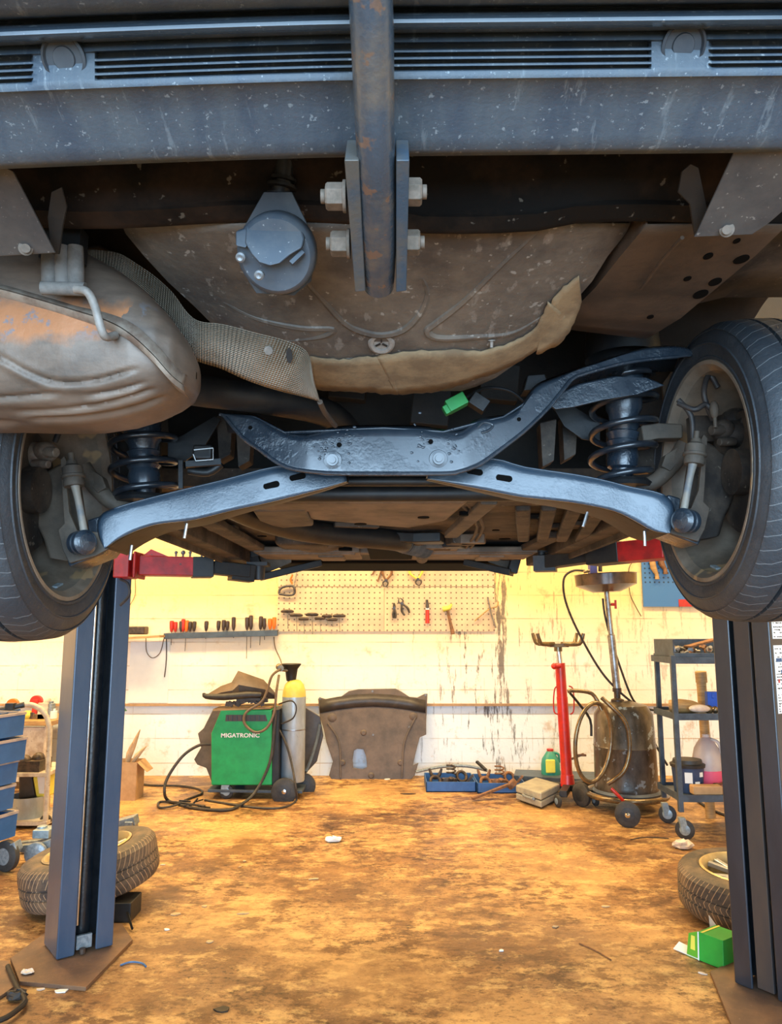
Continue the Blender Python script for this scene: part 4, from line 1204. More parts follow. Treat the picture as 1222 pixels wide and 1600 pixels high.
for x0, x1 in ((-.62, -.14), (.08, .66)):
    MB().box(((x0 + x1) / 2, 3.55, 1.735), (x1 - x0, .35, .03)).box(((x0 + x1) / 2, 3.40, 1.722), (x1 - x0 - .04, .03, .02)).box(((x0 + x1) / 2 + .1, 3.6, 1.72), (.12, .2, .02)).build('splash_tray', m_tray2, car, bevel=.008)
MB().box((-.38, 3.25, 1.76), (.22, .2, .06)).build('gearbox_mount', m_under, car, bevel=.02)
m = MB().sphere((-.33, 3.35, 1.765), .09, 20, 12, (1.5, 1, .5))
m.build('oil_sump', m_knuckle, car)
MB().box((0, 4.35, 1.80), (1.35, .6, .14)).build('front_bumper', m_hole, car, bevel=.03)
MB().box((0, 3.9, 1.79), (1.2, .35, .09)).build('front_subframe', m_under_dark, car, bevel=.02)
for xs_ in ((500, 880, 408, 902, 390), (728, 879, 800, 895, 812)):
    q0 = P(xs_[0], xs_[1], 4.0); q1 = P(xs_[2], xs_[3], 3.9); q2 = P(xs_[4], 866, 3.9)
    MB().bar(q0, q1, .09, .035).bar(q1, V(q2.x, 3.9, q2.z + .05), .05, .05).bar(V(q2.x, 3.9, q2.z), V((q0.x + q2.x) / 2, 3.95, q2.z + .03), .08, .04).build('front_suspension_arm', m_blackmat, car, bevel=.004)
    MB().prism([V(q2.x, 3.95, q2.z), V(q1.x, 3.95, q1.z + .02), V((q0.x + q1.x) / 2, 3.95, q0.z + .0), V((q0.x + q1.x) / 2, 3.95, q2.z)], (0, .02, 0)).build('arm_web', m_tray2, car)


MB().tube([V(.18, 2.05, 1.74), V(.30, 2.6, 1.735), V(.33, 3.3, 1.735)], .006, 8, 4).tube([V(.20, 2.05, 1.74), V(.32, 2.6, 1.735), V(.35, 3.3, 1.735)], .006, 8, 4).build('brake_pipe', m_rail, car)
for x, y, r_ in ((-.45, 2.6, .02), (-.2, 3.3, .03), (.5, 3.3, .025), (.42, 3.0, .015), (-.55, 3.2, .02), (.1, 2.3, .018), (-.1, 2.45, .02), (.22, 2.25, .015)):
    MB().lathe([(0, 0), (r_, 0), (r_, .012), (0, .012)], (x, y, 1.772 if y > 2.5 and abs(x) > .3 else 1.722), (0, 0, 1), 16).build('drain_grommet', m_hole, car)
MB().tube([V(-.5, 2.05, 1.75), V(-.1, 2.12, 1.74), V(.4, 2.05, 1.75)], .012, 10, 4).build('tank_strap', m_blackmat, car)
MB().box((0, 3.42, 1.742), (.20, .5, .05)).build('tunnel_shade_box', m_hole, car)  # solid black box added to stand for the shade of a recess
m = MB()
for x, y, z in ((-.30, 1.9, 1.95), (-.12, 1.95, 2.0), (.10, 1.92, 1.92), (.28, 1.9, 1.98)):
    m = MB().prism([V(x - .05, y, z), V(x + .05, y, z - .01), V(x + .06, y, z + .09), V(x - .04, y, z + .10)], (0, .04, 0)); m.build('floor_bracket', m_under_dark, car, bevel=.004)

m = MB()
rr = random.Random(11)
for k in range(16):
    x = rr.uniform(-.15, .6); y = rr.uniform(3.0, 3.5)
    MB().box((x, y, 1.745), (rr.uniform(.06, .16), rr.uniform(.03, .12), .04), rr.uniform(-.5, .5)).build('underbody_fitting', [m_tray2, m_under, m_blackmat][k % 3], car, bevel=.006)
for k in range(10):
    x = rr.uniform(-.7, .75); y = rr.uniform(2.1, 2.9)
    MB().box((x, y, 1.765), (rr.uniform(.08, .22), rr.uniform(.03, .06), .02), rr.uniform(-.25, .25)).build('pressed_rib', [m_tray2, m_under][k % 2], car, bevel=.006)

# hatch and rear body above the bumper
bd = MB().box((0, .68, 2.42), (1.70, .06, .78)).box((0, .80, 2.06), (1.70, .24, .03))
bd.build('tailgate', m_plastic_dark, car, bevel=.01)
MB().box((0, 2.7, 2.80), (1.72, 4.0, .04)).build('upper_body', m_plastic_dark, car, bevel=.01)

# ================================================================== LIFT COLUMNS
def column(name, label, A, u, d, W, D, inner, loc, mt=None):
    "A = near-left bottom corner, u = unit vector along the open face, d = unit vector to the back"
    t = thing(name, label, 'lift column', loc)
    HT = 3.6; th = .012
    def q(a, b, z=0): return V(A[0], A[1], 0) + u * a + d * b + V(0, 0, z)
    lip = .075
    ol = [(0, 0), (lip, 0), (lip, th), (th, th), (th, D - th), (W - th, D - th), (W - th, th), (W - lip, th), (W - lip, 0), (W, 0), (W, D), (0, D)]
    MB().prism([q(a, b, .02) for a, b in ol], (0, 0, HT)).build('column_channel', mt or m_lift, t, bevel=.011)
    inner(t, q)
    return t, q
# left
ang = math.radians(38)
uL = V(math.cos(ang), math.sin(ang), 0); dL = V(-math.sin(ang), math.cos(ang), 0)
def innerL(t, q):
    MB().cyl(q(.092, .055, .12), q(.092, .055, 2.9), .010, n=14).build('lift_rod', m_chrome, t)
    MB().cyl(q(.125, .10, .05), q(.125, .10, 2.4), .034, n=20).build('hydraulic_cylinder', m_liftin, t)
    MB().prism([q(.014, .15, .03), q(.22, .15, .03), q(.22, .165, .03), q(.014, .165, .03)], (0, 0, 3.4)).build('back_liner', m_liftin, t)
    m = MB().prism([q(.085, .02, .03), q(.150, .02, .03), q(.150, .035, .03), q(.085, .035, .03)], (0, 0, .055))
    m.build('stop_plate', m_jackgrey, t, bevel=.002)
    MB().lathe([(0, 0), (.013, 0), (.013, .02), (0, .02)], q(.105, .0, .02), (0, 0, 1), 10).build('foot_bolt', m_parts, t)
    pts = [G(x, y) for x, y in ((16, 1503), (88, 1449), (190, 1448), (207, 1474), (134, 1549), (30, 1540))]
    MB().prism(pts, (0, 0, .016)).build('base_plate', m_plate, t, bevel=.002)
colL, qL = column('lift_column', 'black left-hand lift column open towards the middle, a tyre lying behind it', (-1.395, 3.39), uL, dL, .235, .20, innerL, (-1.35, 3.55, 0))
# right
uR = V(.55, -.83, 0).normalized(); dR = V(.83, .55, 0).normalized()
def innerR(t, q):
    MB().prism([q(.088, .012, .03), q(.155, .012, .03), q(.155, .03, .03), q(.088, .03, .03)], (0, 0, 3.3)).build('slide_cover', m_liftside, t, bevel=.002)
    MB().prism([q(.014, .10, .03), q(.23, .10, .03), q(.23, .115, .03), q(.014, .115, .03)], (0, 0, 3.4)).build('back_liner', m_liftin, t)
    pts = [G(x, y) for x, y in ((1110, 1524), (1150, 1506), (1222, 1470), (1330, 1540), (1300, 1640), (1172, 1680))]
    MB().prism(pts, (0, 0, .016)).build('base_plate', m_plate, t, bevel=.002)
    # stickers on the outer face
    for z0, z1, mt, nm in ((1.06, 1.32, m_white, 'safety_sticker'), (1.345, 1.50, m_white, 'white_sticker')):
        f = [q(.247, .02, z0), q(.247, .115, z0), q(.247, .115, z1), q(.247, .02, z1)]
        st = MB().prism(f, uR * .0012).build(nm, mt, t, label='white printed sticker')
        m = MB(); rr = random.Random(3 if z0 < 1.2 else 5)
        z = z1 - .012
        while z > z0 + .01:
            x = .027
            while x < .10:
                w_ = rr.uniform(.004, .016)
                if rr.random() < .7:
                    m.prism([q(.2485, x, z), q(.2485, x + w_, z), q(.2485, x + w_, z - rr.uniform(.003, .006)), q(.2485, x, z - .003)], uR * .0004)
                x += w_ + .004
            z -= rr.choice((.009, .011, .016))
        m.build('print', m_blk, st)
        if z0 < 1.2:
            for z, x0_, x1_, mm in ((1.27, .03, .07, m_bluetool), (1.225, .06, .10, m_bluetool), (1.19, .035, .045, m_redh), (1.16, .06, .085, m_cast)):
                MB().prism([q(.2487, x0_, z), q(.2487, x1_, z), q(.2487, x1_, z - .014), q(.2487, x0_, z - .014)], uR * .0004).build('coloured_mark', mm, st)
colR, qR = column('lift_column', 'black right-hand lift column with white stickers, beside the green box', (1.34, 3.19), uR, dR, .247, .32, innerR, (1.5, 3.15, 0), m_lift_shaded)

def arm(t, pts, secs):
    pass
# left swing arm: red box section, black extension, pad
zA = 1.655
p0 = P(196, 884, 3.45); p1 = P(300, 887, 3.55); p1b = P(331, 887, 3.58); p2 = P(388, 893, 3.66)
def box_bar(a, b, w_, h_): return MB().bar(a, b, w_, h_)
la = box_bar(p0, p1b, .12, .088).build('swing_arm', m_red, colL, bevel=.005)
box_bar(p1, p1b + V(.004, 0, 0), .126, .094).build('arm_sleeve', m_blackmat, la, bevel=.003)
box_bar(p1b, p2, .085, .062).build('arm_extension', m_blackmat, la, bevel=.004)
box_bar(P(360, 893, 3.63), P(395, 897, 3.68), .09, .082).build('pad_carrier', m_blackmat, la, bevel=.004)
MB().cyl(P(404, 906, 3.70), P(404, 884, 3.70), .028, .034, 18).box(P(404, 882, 3.70), (.10, .10, .018)).build('lifting_pad', m_blk, la)
MB().box(P(197, 884, 3.42), (.07, .13, .115)).box(P(218, 884, 3.43), (.012, .15, .12)).build('arm_pivot', m_red, colL, bevel=.006)
MB().prism([P(x, y, 3.46) for x, y in ((222, 869), (236, 858), (262, 869))], (0, .03, 0)).build('gusset', m_red, la)
for px, r_ in ((275, .008), (286, .011), (297, .008), (315, .008)):
    p = P(px, 868, 3.52)
    MB().cyl(p + V(0, 0, -.01), p + V(0, 0, .012), .005, n=8).sphere(p + V(0, 0, .014), r_, 12, 8).build('threaded_foot', m_bolt_steel, la)
MB().tube([P(188, 905, 3.4), P(200, 912, 3.38), P(202, 930, 3.38), P(188, 946, 3.4)], .006, 8, 5).build('air_hose', m_hose, colL)
MB().box(qL(.12, .05, 1.90), (.10, .10, .5), ang).build('carriage', m_blackmat, colL)
# right swing arm
r0 = P(1045, 857, 3.10); r1 = P(985, 861, 3.22); r2 = P(925, 868, 3.34); r3 = P(842, 880, 3.52)
ra = box_bar(r0, r2, .12, .086).build('swing_arm', m_red, colR, bevel=.005)
box_bar(P(975, 862.5, 3.235), r2, .124, .092).build('arm_sleeve', m_blackmat, ra, bevel=.004)
box_bar(r2, r3, .085, .062).build('arm_extension', m_blackmat, ra, bevel=.004)
MB().box(P(852, 881, 3.50), (.10, .10, .07), -.3).cyl(P(846, 874, 3.50), P(846, 862, 3.50), .018, n=14).cyl(P(846, 863, 3.50), P(846, 861, 3.50), .032, n=18).build('lifting_pad', m_blk, ra)
for x in (953, 962): MB().ring(P(x, 846, 3.30), (0, 1, 0), .008, .003, 16, 6).build('lock_ring', m_blk, ra)
MB().tube([r0, P(1075, 855, 3.08), qR(.12, .0, 1.665)], .05, 8).build('arm_pivot', m_red, colR)
MB().box(qR(.12, .05, 1.90), (.10, .10, .5), math.atan2(uR.y, uR.x)).build('carriage', m_blackmat, colR)

# ================================================================== WHEELS LYING ON THE FLOOR
def floor_wheel(name, label, ctr, R, wid, tilt, rot):
    t = thing(name, label, 'wheel', (0, 0, 0))
    p = [(.205, -wid / 2), (R - .05, -wid / 2 - .004), (R - .018, -wid / 2 + .01), (R - .004, -wid / 2 + .03)]
    for h in (-.045, -.030, -.028, -.020, -.018, .012, .014, .022, .024, .045): p.append((R - (.008 if h in (-.028, -.020, .014, .022) else 0), h))
    p += [(R - .004, wid / 2 - .03), (R - .02, wid / 2 - .010), (R - .05, wid / 2 + .002), (R - .09, wid / 2 + .003), (.212, wid / 2 - .008), (.205, wid / 2 - .012)]
    MB().lathe(p, n=96, cap=False).build('tyre', m_tyre_floor, t, angle=28, local=True)
    MB().lathe([(.212, wid / 2 - .010), (.215, wid / 2 - .002), (.208, wid / 2), (.198, wid / 2 - .012), (.192, wid / 2 - .04), (.186, -wid / 2)], n=72, cap=False).build('rim', m_alloyrim, t, solid=.003)
    m = MB()
    for k in range(5):
        a = 2 * PI * k / 5 + rot
        for da in (-.16, .16):
            c, s_ = math.cos(a), math.sin(a); c2, s2 = math.cos(a + da), math.sin(a + da)
            m.bar((.05 * c, .05 * s_, wid / 2 - .045), (.19 * c2, .19 * s2, wid / 2 - .03), .026, .022)
    m.lathe([(0, -.03), (.07, -.03), (.075, 0), (.05, .01), (.03, .012), (0, .012)], (0, 0, wid / 2 - .045), n=30)
    m.build('spokes', m_alloy, t, bevel=.003)
    MB().lathe([(0, 0), (.03, 0), (.03, .004), (0, .004)], (0, 0, wid / 2 - .036), n=20).build('hub_cap', m_blk, t)
    m = MB().lathe([(.186, -wid / 2 + .02), (.05, -wid / 2 + .015), (0, -wid / 2 + .015)], n=30, cap=False); m.build('rim_well', m_blackmat, t)
    t.location = ctr; t.rotation_euler = tilt
    return t
floor_wheel('wheel', 'dusty alloy wheel with tyre lying tilted behind the left-hand lift column', (-1.54, 4.10, .175), .335, .205, (math.radians(3), math.radians(-11), 0), .3)
floor_wheel('wheel', 'tyre with silver alloy wheel lying flat behind the right-hand lift column', (1.74, 3.92, .125), .32, .205, (math.radians(4), 0, 0), .9)
# low block propping the left wheel
p = G(188, 1445)
m = MB().box((p.x - .02, p.y + .10, .045), (.12, .16, .09)).bar(V(p.x, p.y + .06, .06), G(207, 1452, .01), .012, .012)
m.build('prop_block', m_blackmat, label='black metal block with a pin, propping up the tilted wheel', cat='block', bevel=.006)
# crushed green parts carton
def carton():
    t = thing('parts_carton', 'open green parts carton lying between tyre and right-hand lift column', 'box', G(1110, 1500))
    a = G(1091, 1500, .002); b = G(1131, 1516, .002)
    e1 = (b - a); e1.z = 0
    dq = V(-e1.y, e1.x, 0).normalized()
    hh = .105; tilt = V(.012, .02, hh)
    dep = dq * .13
    A, B = a, b
    m = MB(); m.prism([A, B, B + tilt, A + tilt], dep)
    m.build('carton_body', m_greencard, t, bevel=.002)
    f = (a - b).normalized()
    MB().prism([A, A + tilt, A + tilt + f * .045 + V(0, .0, -.02), A + f * .055], dq * .003).build('end_flap', m_greenlight, t)
    MB().prism([A + dep, A + dep + tilt, A + dep + tilt + f * .03 + V(0, 0, .03), A + dep + f * .02], dq * .003).build('end_flap', m_paper, t)
    MB().prism([A + V(0, 0, .002), A + f * .12 + V(0, 0, .004), A + f * .125 + dq * .05 + V(0, 0, .02), A + dq * .06 + V(0, 0, .004)], (0, 0, .003)).build('inner_flap', m_white, t, label='white inner flap')
    n_ = -dq
    MB().prism([A + n_ * .001 + (B - A) * .0, A + n_ * .001 + (B - A) * .05, A + tilt + n_ * .001 + (B - A) * .05, A + tilt + n_ * .001], n_ * .001).build('white_stripe', m_white, t)
    T = A + tilt + V(0, 0, .001)
    MB().prism([T + (B - A) * .12, T + (B - A) * .2, T + (B - A) * .2 + dep, T + (B - A) * .12 + dep], (0, 0, .001)).build('yellow_stripe', m_yellow, t)
    MB().prism([A + tilt * .3 + f * .012 + n_ * .002, A + tilt * .8 + f * .012 + n_ * .002, A + tilt * .8 + f * .03 + n_ * .002, A + tilt * .3 + f * .034 + n_ * .002], n_ * .001).build('yellow_mark', m_yellow, t)
carton()

# ================================================================== BACK WALL FITTINGS
def wp(px, py, off=0.0): return P(px, py, YB - off)
# pegboards: three sheets
a = wp(437, 840); b = wp(772, 917); c = wp(437, 990); x_mid = wp(600, 940).x; ztop = wp(600, 840).z; zs = wp(600, 917).z; zb = wp(600, 987).z
for (x0, x1, z0, z1, lb) in ((a.x, b.x, zs, ztop, 'tan perforated tool board, the long upper sheet under the car'), (a.x, x_mid, zb, zs, 'tan perforated tool board, lower left sheet behind the T-handle keys'), (x_mid + .003, b.x, zb, zs, 'tan perforated tool board, lower right sheet behind the hammer')):
    MB().box(((x0 + x1) / 2, YB - .012, (z0 + z1) / 2), (x1 - x0, .012, z1 - z0 - .006)).build('tool_board', m_peg, label=lb, cat='tool board', smooth=False)
# screwdriver rail
t = MB().bar(wp(257, 994, .05), wp(434, 989, .05), .06, .055).build('screwdriver_rail', m_shelf, label='grey-blue metal rail on the wall holding a row of screwdrivers', cat='tool rail', bevel=.002)
drv = [(268, m_redh, 18, 16, 'red screwdriver at the left end of the grey-blue rail'), (274, m_redh, 16, 6, 'dull red screwdriver, second from the left on the rail'),
       (283, m_darkh, 17, 5, 'dark screwdriver just left of the pair around the orange one'), (286, m_redh, 20, 6, 'dark red screwdriver leaning left of the orange one'), (291, m_orange, 18, 26, 'bright orange screwdriver in the left half of the rail'),
       (297, m_darkh, 16, 5, 'dark screwdriver just right of the bright orange one'), (303, m_darkh, 16, 6, 'dark screwdriver, last of the crowded left cluster'), (322, m_darkh, 16, 8, 'dark screwdriver standing alone right of the left cluster'),
       (341, m_darkh, 16, 5, 'dark screwdriver, left of the group of three in mid rail'), (349, m_darkh, 17, 5, 'dark screwdriver, middle of the group of three in mid rail'), (355, m_darkh, 15, 5, 'dark screwdriver, right of the group of three in mid rail'),
       (365, m_darkh, 21, 8, 'tall dark screwdriver standing alone right of mid rail'), (386, m_darkh, 20, 40, 'dark screwdriver with the longest blade hanging below the rail'), (392, m_darkh, 23, 24, 'tallest dark screwdriver, beside the longest-bladed one'),
       (407, m_darkh, 21, 20, 'dark screwdriver, left of the pair near the right end'), (413, m_darkh, 18, 12, 'dark screwdriver, right of the pair near the right end'), (422, m_orange, 17, 6, 'small orange and black screwdriver near the rail end'), (428, m_orange, 19, 6, 'orange screwdriver at the right end of the rail')]
for px, mt, hh, bl, lb in drv:
    yr = 990 - (px - 257) * .028
    base = wp(px, yr - 2, .05)
    k = 1 / F * 7.3
    t = thing('screwdriver', lb, 'screwdriver', tuple(base + V(0, 0, -(bl + 4) * k)), group='screwdrivers on the rail')
    lean = V(random.uniform(-.006, .006), 0, 0)
    MB().lathe([(0, 0), (.010, .002), (.015, .02), (.019, .04), (.021, hh * k - .02), (.018, hh * k - .004), (0, hh * k)], base, V(0, 0, 1) + lean * 8, 10).build('handle', mt, t)
    MB().cyl(base, base + V(0, 0, -(bl + 4) * k) - lean, .003, n=8).build('blade', m_gun, t)
# T-handle keys on the board
th = [(449, 956, 26, 'T-handle key at the left end of the row on the board'), (463, 962, 24, 'T-handle key, second from the left on the board'), (474.5, 968, 22, 'T-handle key hanging lowest in the left half of the row'), (487.5, 961, 30, 'largest T-handle key, middle of the row'),
      (500, 967, 20, 'T-handle key just right of the largest one'), (511, 963.5, 14, 'short T-handle key, third from the right'), (519, 969, 10, 'lowest and shortest T-handle key near the right end'), (530, 963, 24, 'T-handle key at the right end of the row')]
for px, py, ln, lb in th:
    k = 7.3 / F
    t = thing('t_handle_key', lb, 'hex key', tuple(wp(px, py + ln, .04)), group='T-handle keys on the board')
    w_ = 10 if ln > 22 else 8
    MB().tube([wp(px - w_, py, .045), wp(px - w_ * .6, py - 1, .045), wp(px + w_ * .6, py - 1, .045), wp(px + w_, py, .045)], [.008, .016, .016, .008], 10, 2).build('grip', m_parts, t)
    MB().cyl(wp(px, py, .045), wp(px + 1, py + ln, .045), .005 if ln > 25 else .0035, n=8).build('shaft', m_steel, t)
# hacksaw-like clamp with red handle at the left edge of the board
t = thing('hacksaw', 'small hacksaw with grey bow and red-orange grip hanging at the board edge', 'saw', tuple(wp(448, 930, .05)))
MB().tube([wp(436, 928, .05), wp(437, 922, .05), wp(443, 917, .05), wp(458, 916, .05), wp(460, 927, .05), wp(452, 930, .05), wp(436, 928, .05)], .012, 10, 3).build('grip', m_gun, t)
MB().cyl(wp(459, 918, .05), wp(464, 893, .05), .006, n=8).build('frame', m_steel, t)
MB().tube([wp(457, 912, .05), wp(454, 906, .05), wp(457, 898, .05)], .010, 10, 3).build('lever', m_orange, t)
def pliers(px, py, sc, ang_, mh, label, spread=.28, jaw=.3, cat='pliers'):
    c0 = wp(px, py, .04)
    t = thing('pliers', label, cat, tuple(c0 + V(0, 0, -.1)))
    def R(x, z):
        return c0 + V(x * math.cos(ang_) - z * math.sin(ang_), 0, x * math.sin(ang_) + z * math.cos(ang_)) * sc
    for s in (-1, 1):
        MB().tube([R(0, 0), R(s * spread * .6, -.30), R(s * spread, -.6), R(s * spread * .8, -1.0)], [.009, .010, .012, .009], 8, 3).build('handle', mh, t)
        MB().tube([R(0, 0), R(-s * jaw * .6, .15), R(-s * jaw * .5, .35), R(-s * .02, .5)], [.010, .008, .006, .003], 8, 3).build('jaw', m_gun, t)
    MB().cyl(R(0, 0) + V(0, -.01, 0), R(0, 0) + V(0, .01, 0), .014, n=12).build('pivot', m_gun, t)
pliers(628, 943, .115, .45, m_gun, 'large dark open locking pliers hung crosswise on the board')
pliers(616, 950, .10, .02, m_gun, 'narrow dark pliers hanging left of the locking pliers', .12, .12)
pliers(603, 907, .13, 3.0, m_rusty, 'brown-handled pliers hanging upside down from the upper board', .35, .3)
pliers(653, 905, .13, 3.35, m_yellow, 'yellow-handled pliers hanging jaws down from the upper board', .5, .35)
MB().tube([wp(582, 898, .03), wp(588, 885, .03), wp(590, 875, .03)], .008, 8, 3).tube([wp(590, 909, .03), wp(597, 888, .03), wp(600, 875, .03)], .007, 8, 3).build('bent_hook', m_rusty, label='brown bent hook rods hanging left of the brown pliers', cat='hook')
t = thing('utility_snips', 'small tin snips with bright red handles on the lower board', 'snips', tuple(wp(668, 974, .04)))
MB().tube([wp(668, 953, .04), wp(668, 974, .04)], [.018, .022], 10).build('handle', m_redh, t, label='bright red handle')
MB().box(wp(668, 951, .04), (.034, .02, .02)).build('collar', m_white, t)
MB().tube([wp(668, 950, .04), wp(667, 937, .04)], [.018, .012], 10).build('jaw', m_gun, t)
t = thing('hammer', 'hammer with yellow head and brown handle on the lower board', 'hammer', tuple(wp(708, 992, .05)))
MB().tube([wp(699, 950, .05), wp(703, 970, .05), wp(708, 991, .05)], [.013, .014, .019], 10).build('handle', m_rusty, t)
MB().tube([wp(692, 952, .05), wp(702, 950, .05), wp(706, 944, .05)], [.026, .024, .008], 12).build('head', m_yellow, t)
MB().tube([wp(762, 933, .04), wp(768, 960, .04), wp(775, 981, .04)], .009, 8).build('steel_bar', m_steel, label='thin pale steel bar leaning at the right end of the board', cat='bar')
MB().tube([wp(742, 970, .04), wp(764, 952, .04), wp(776, 948, .04), wp(779, 940, .04)], .006, 8, 3).build('bent_wire', m_wood, label='thin bent yellowish wire crossing the steel bar', cat='wire')
# shelf with dusty box left of the rail
MB().bar(wp(150, 1000, .14), wp(255, 994, .14), .22, .02).build('wall_shelf', m_wood, label='narrow plank shelf on the wall left of the tool rail', cat='shelf')
a_ = wp(207, 985, .14)
MB().box(a_ + V(0, 0, 0), (.27, .14, .075)).box(a_ + V(-.09, 0, .035), (.08, .13, .03)).build('dusty_case', m_parts, label='dark dusty flat case lying on the plank shelf', cat='case', bevel=.012)
MB().tube([wp(228, 997, .02), wp(229, 1018, .02), wp(238, 1028, .02), wp(250, 1020, .02), wp(256, 998, .02)], .004, 6, 5).build('hanging_string', m_tanhose, label='thin string looping below the plank shelf', cat='string')
MB().tube([wp(260, 998, .02), wp(260, 1030, .02), wp(257, 1058, .02)], .005, 6, 3).build('hanging_cable', m_hose, label='dark cable hanging straight down from the left end of the rail', cat='cable')
MB().tube([wp(211, 902, .01), wp(211, 930, .01), wp(201, 950, .01), wp(197, 974, .01)], .003, 6, 3).build('wall_cable', m_tanhose, label='thin cable running down the wall beside the left-hand lift column', cat='cable')
MB().tube([wp(428, 995, .01), wp(430, 1012, .01), wp(438, 1030, .03), wp(441, 1042, .10)], .005, 6, 4).build('tan_cable', m_tanhose, label='thin tan cable dropping from the tool rail to the gas cylinder', cat='cable')
# blue tool board right
a_ = wp(1000, 860); b_ = wp(1110, 948)
t = thing('blue_tool_board', 'blue perforated steel board on the wall behind the right rear wheel', 'tool board', ((a_.x + b_.x) / 2, YB, b_.z))
MB().box(((a_.x + b_.x) / 2 - .0, YB - .02, (a_.z + b_.z) / 2), (b_.x - a_.x, .02, a_.z - b_.z)).build('panel', m_bluepeg, t, smooth=False)
MB().box((b_.x - .22, YB - .034, b_.z + .035), (.2, .01, .07)).build('red_strip', m_redh, t, label='red strip at the lower edge')
for px, y0, y1, mt, lb in ((1022, 868, 905, m_wood, 'brass-coloured air tool hanging on the blue board'), (1035, 866, 897, m_rusty, 'short brown tool right of the brass-coloured one on the blue board')):
    MB().tube([wp(px - 4, y0, .06), wp(px - 1, (y0 + y1) / 2, .06), wp(px + 4, y1 - 8, .06), wp(px + 5, y1, .06)], [.028, .03, .018, .022], 12, 2).build('hanging_tool', mt, label=lb, cat='tool')
MB().tube([wp(995, 872, .02), wp(983, 888, .02), wp(984, 925, .02), wp(992, 945, .02), wp(1002, 963, .02)], .004, 6, 5).build('wall_wire', m_hose, label='thin dark wire curling down the wall beside the blue board', cat='wire')

# ================================================================== WELDER, CYLINDER
def wl(px, py, Y): return P(px, py, Y)
YW = 6.45
t = thing('welding_machine', 'green welding machine on castors with a white lettered side', 'welder', (-1.28, YW + .1, 0))
body = [(330, 1227), (330, 1146), (344, 1112), (346, 1109), (425, 1109), (425, 1227)]
MB().prism([wl(x, y, YW) for x, y in body], (0, .34, 0)).build('cabinet', m_green, t, bevel=.008)
MB().prism([wl(x, y, YW + .005) for x, y in ((425, 1109), (436, 1109), (436, 1230), (425, 1230))], (0, .33, 0)).build('rear_panel', m_blackmat, t, bevel=.004)
MB().bar(wl(332, 1229, YW + .17), wl(476, 1231, YW + .17), .34, .022).build('trolley_base', m_shelf, t, bevel=.003)
gr = MB().prism([wl(x, y, YW - .004) for x, y in ((353, 1117), (415, 1117), (418, 1127), (352, 1127))], (0, .006, 0)).build('grille', m_darkh, t)
m = MB()
for k in range(9):
    m.bar(wl(356 + 7 * k, 1118, YW - .006), wl(356 + 7 * k, 1126, YW - .006), .012, .004)
m.build('grille_slots', m_shelf, gr)
MB().bar(wl(340, 1106, YW + .17), wl(428, 1103, YW + .17), .34, .015).build('top_shelf', m_wood, t)
# lettering on the side
fc = bpy.data.curves.new('lettering', 'FONT'); fc.body = 'MIGATRONIC'; fc.size = .095; fc.extrude = .0015; fc.offset = .003; fc.space_character = 1.02
fo = bpy.data.objects.new('tmp', fc); C.objects.link(fo)
bpy.context.view_layer.update()
me = bpy.data.meshes.new_from_object(fo.evaluated_get(bpy.context.evaluated_depsgraph_get()))
bpy.data.objects.remove(fo)
xs = [v.co.x for v in me.vertices]
k_ = (wl(405, 1150, YW).x - wl(345, 1150, YW).x) / (max(xs) - min(xs))
me.transform(Matrix.Scale(k_, 4)); me.transform(Matrix.Scale(.9, 4, (0, 1, 0)))
me.transform(Matrix.Rotation(PI / 2, 4, 'X'))
lt = bpy.data.objects.new('lettering', me); C.objects.link(lt); me.materials.clear(); me.materials.append(m_white)
lt.parent = t; lt.location = wl(345, 1152, YW - .003) - WO[t.name]; lt['label'] = 'white lettering'
def castor(c, r, w_, par, mt=None, name='castor', ax=(0, 1, 0), rim=m_cast):
    c = Vector(c); axv = Vector(ax).normalized()
    e = MB().lathe([(0, -w_ / 2), (r * .8, -w_ / 2), (r, -w_ * .3), (r, w_ * .3), (r * .8, w_ / 2), (0, w_ / 2)], c, axv, 28).build(name, mt or m_tyrewheel, par)
    MB().lathe([(0, -w_ / 2 - .004), (r * .28, -w_ / 2 - .004), (r * .55, -w_ / 2 - .001), (r * .6, w_ / 2 + .001), (0, w_ / 2 + .004)], c, axv, 20).build('hub', rim, e)
    return e
castor(wl(444, 1237, YW - .06) , .105, .05, t, rim=m_blk)
MB().lathe([(0, 0), (.02, 0), (.018, .012), (0, .016)], wl(444, 1237, YW - .09), (0, -1, 0), 14).build('axle_cap', m_chrome, t)
castor(wl(474, 1228, YW + .30), .105, .05, t, rim=m_blk)
for px, Yc in ((354, YW + .03), (376, YW + .28)):
    c_ = V(wl(px, 1240, Yc).x, Yc, .055)
    e = castor(c_, .055, .03, t)
    MB().prism([c_ + V(-.045, -.02, -.01), c_ + V(-.01, -.02, -.02), c_ + V(.03, -.02, .065), c_ + V(-.04, -.02, .065)], (0, .04, 0)).build('fork', m_cast, e)
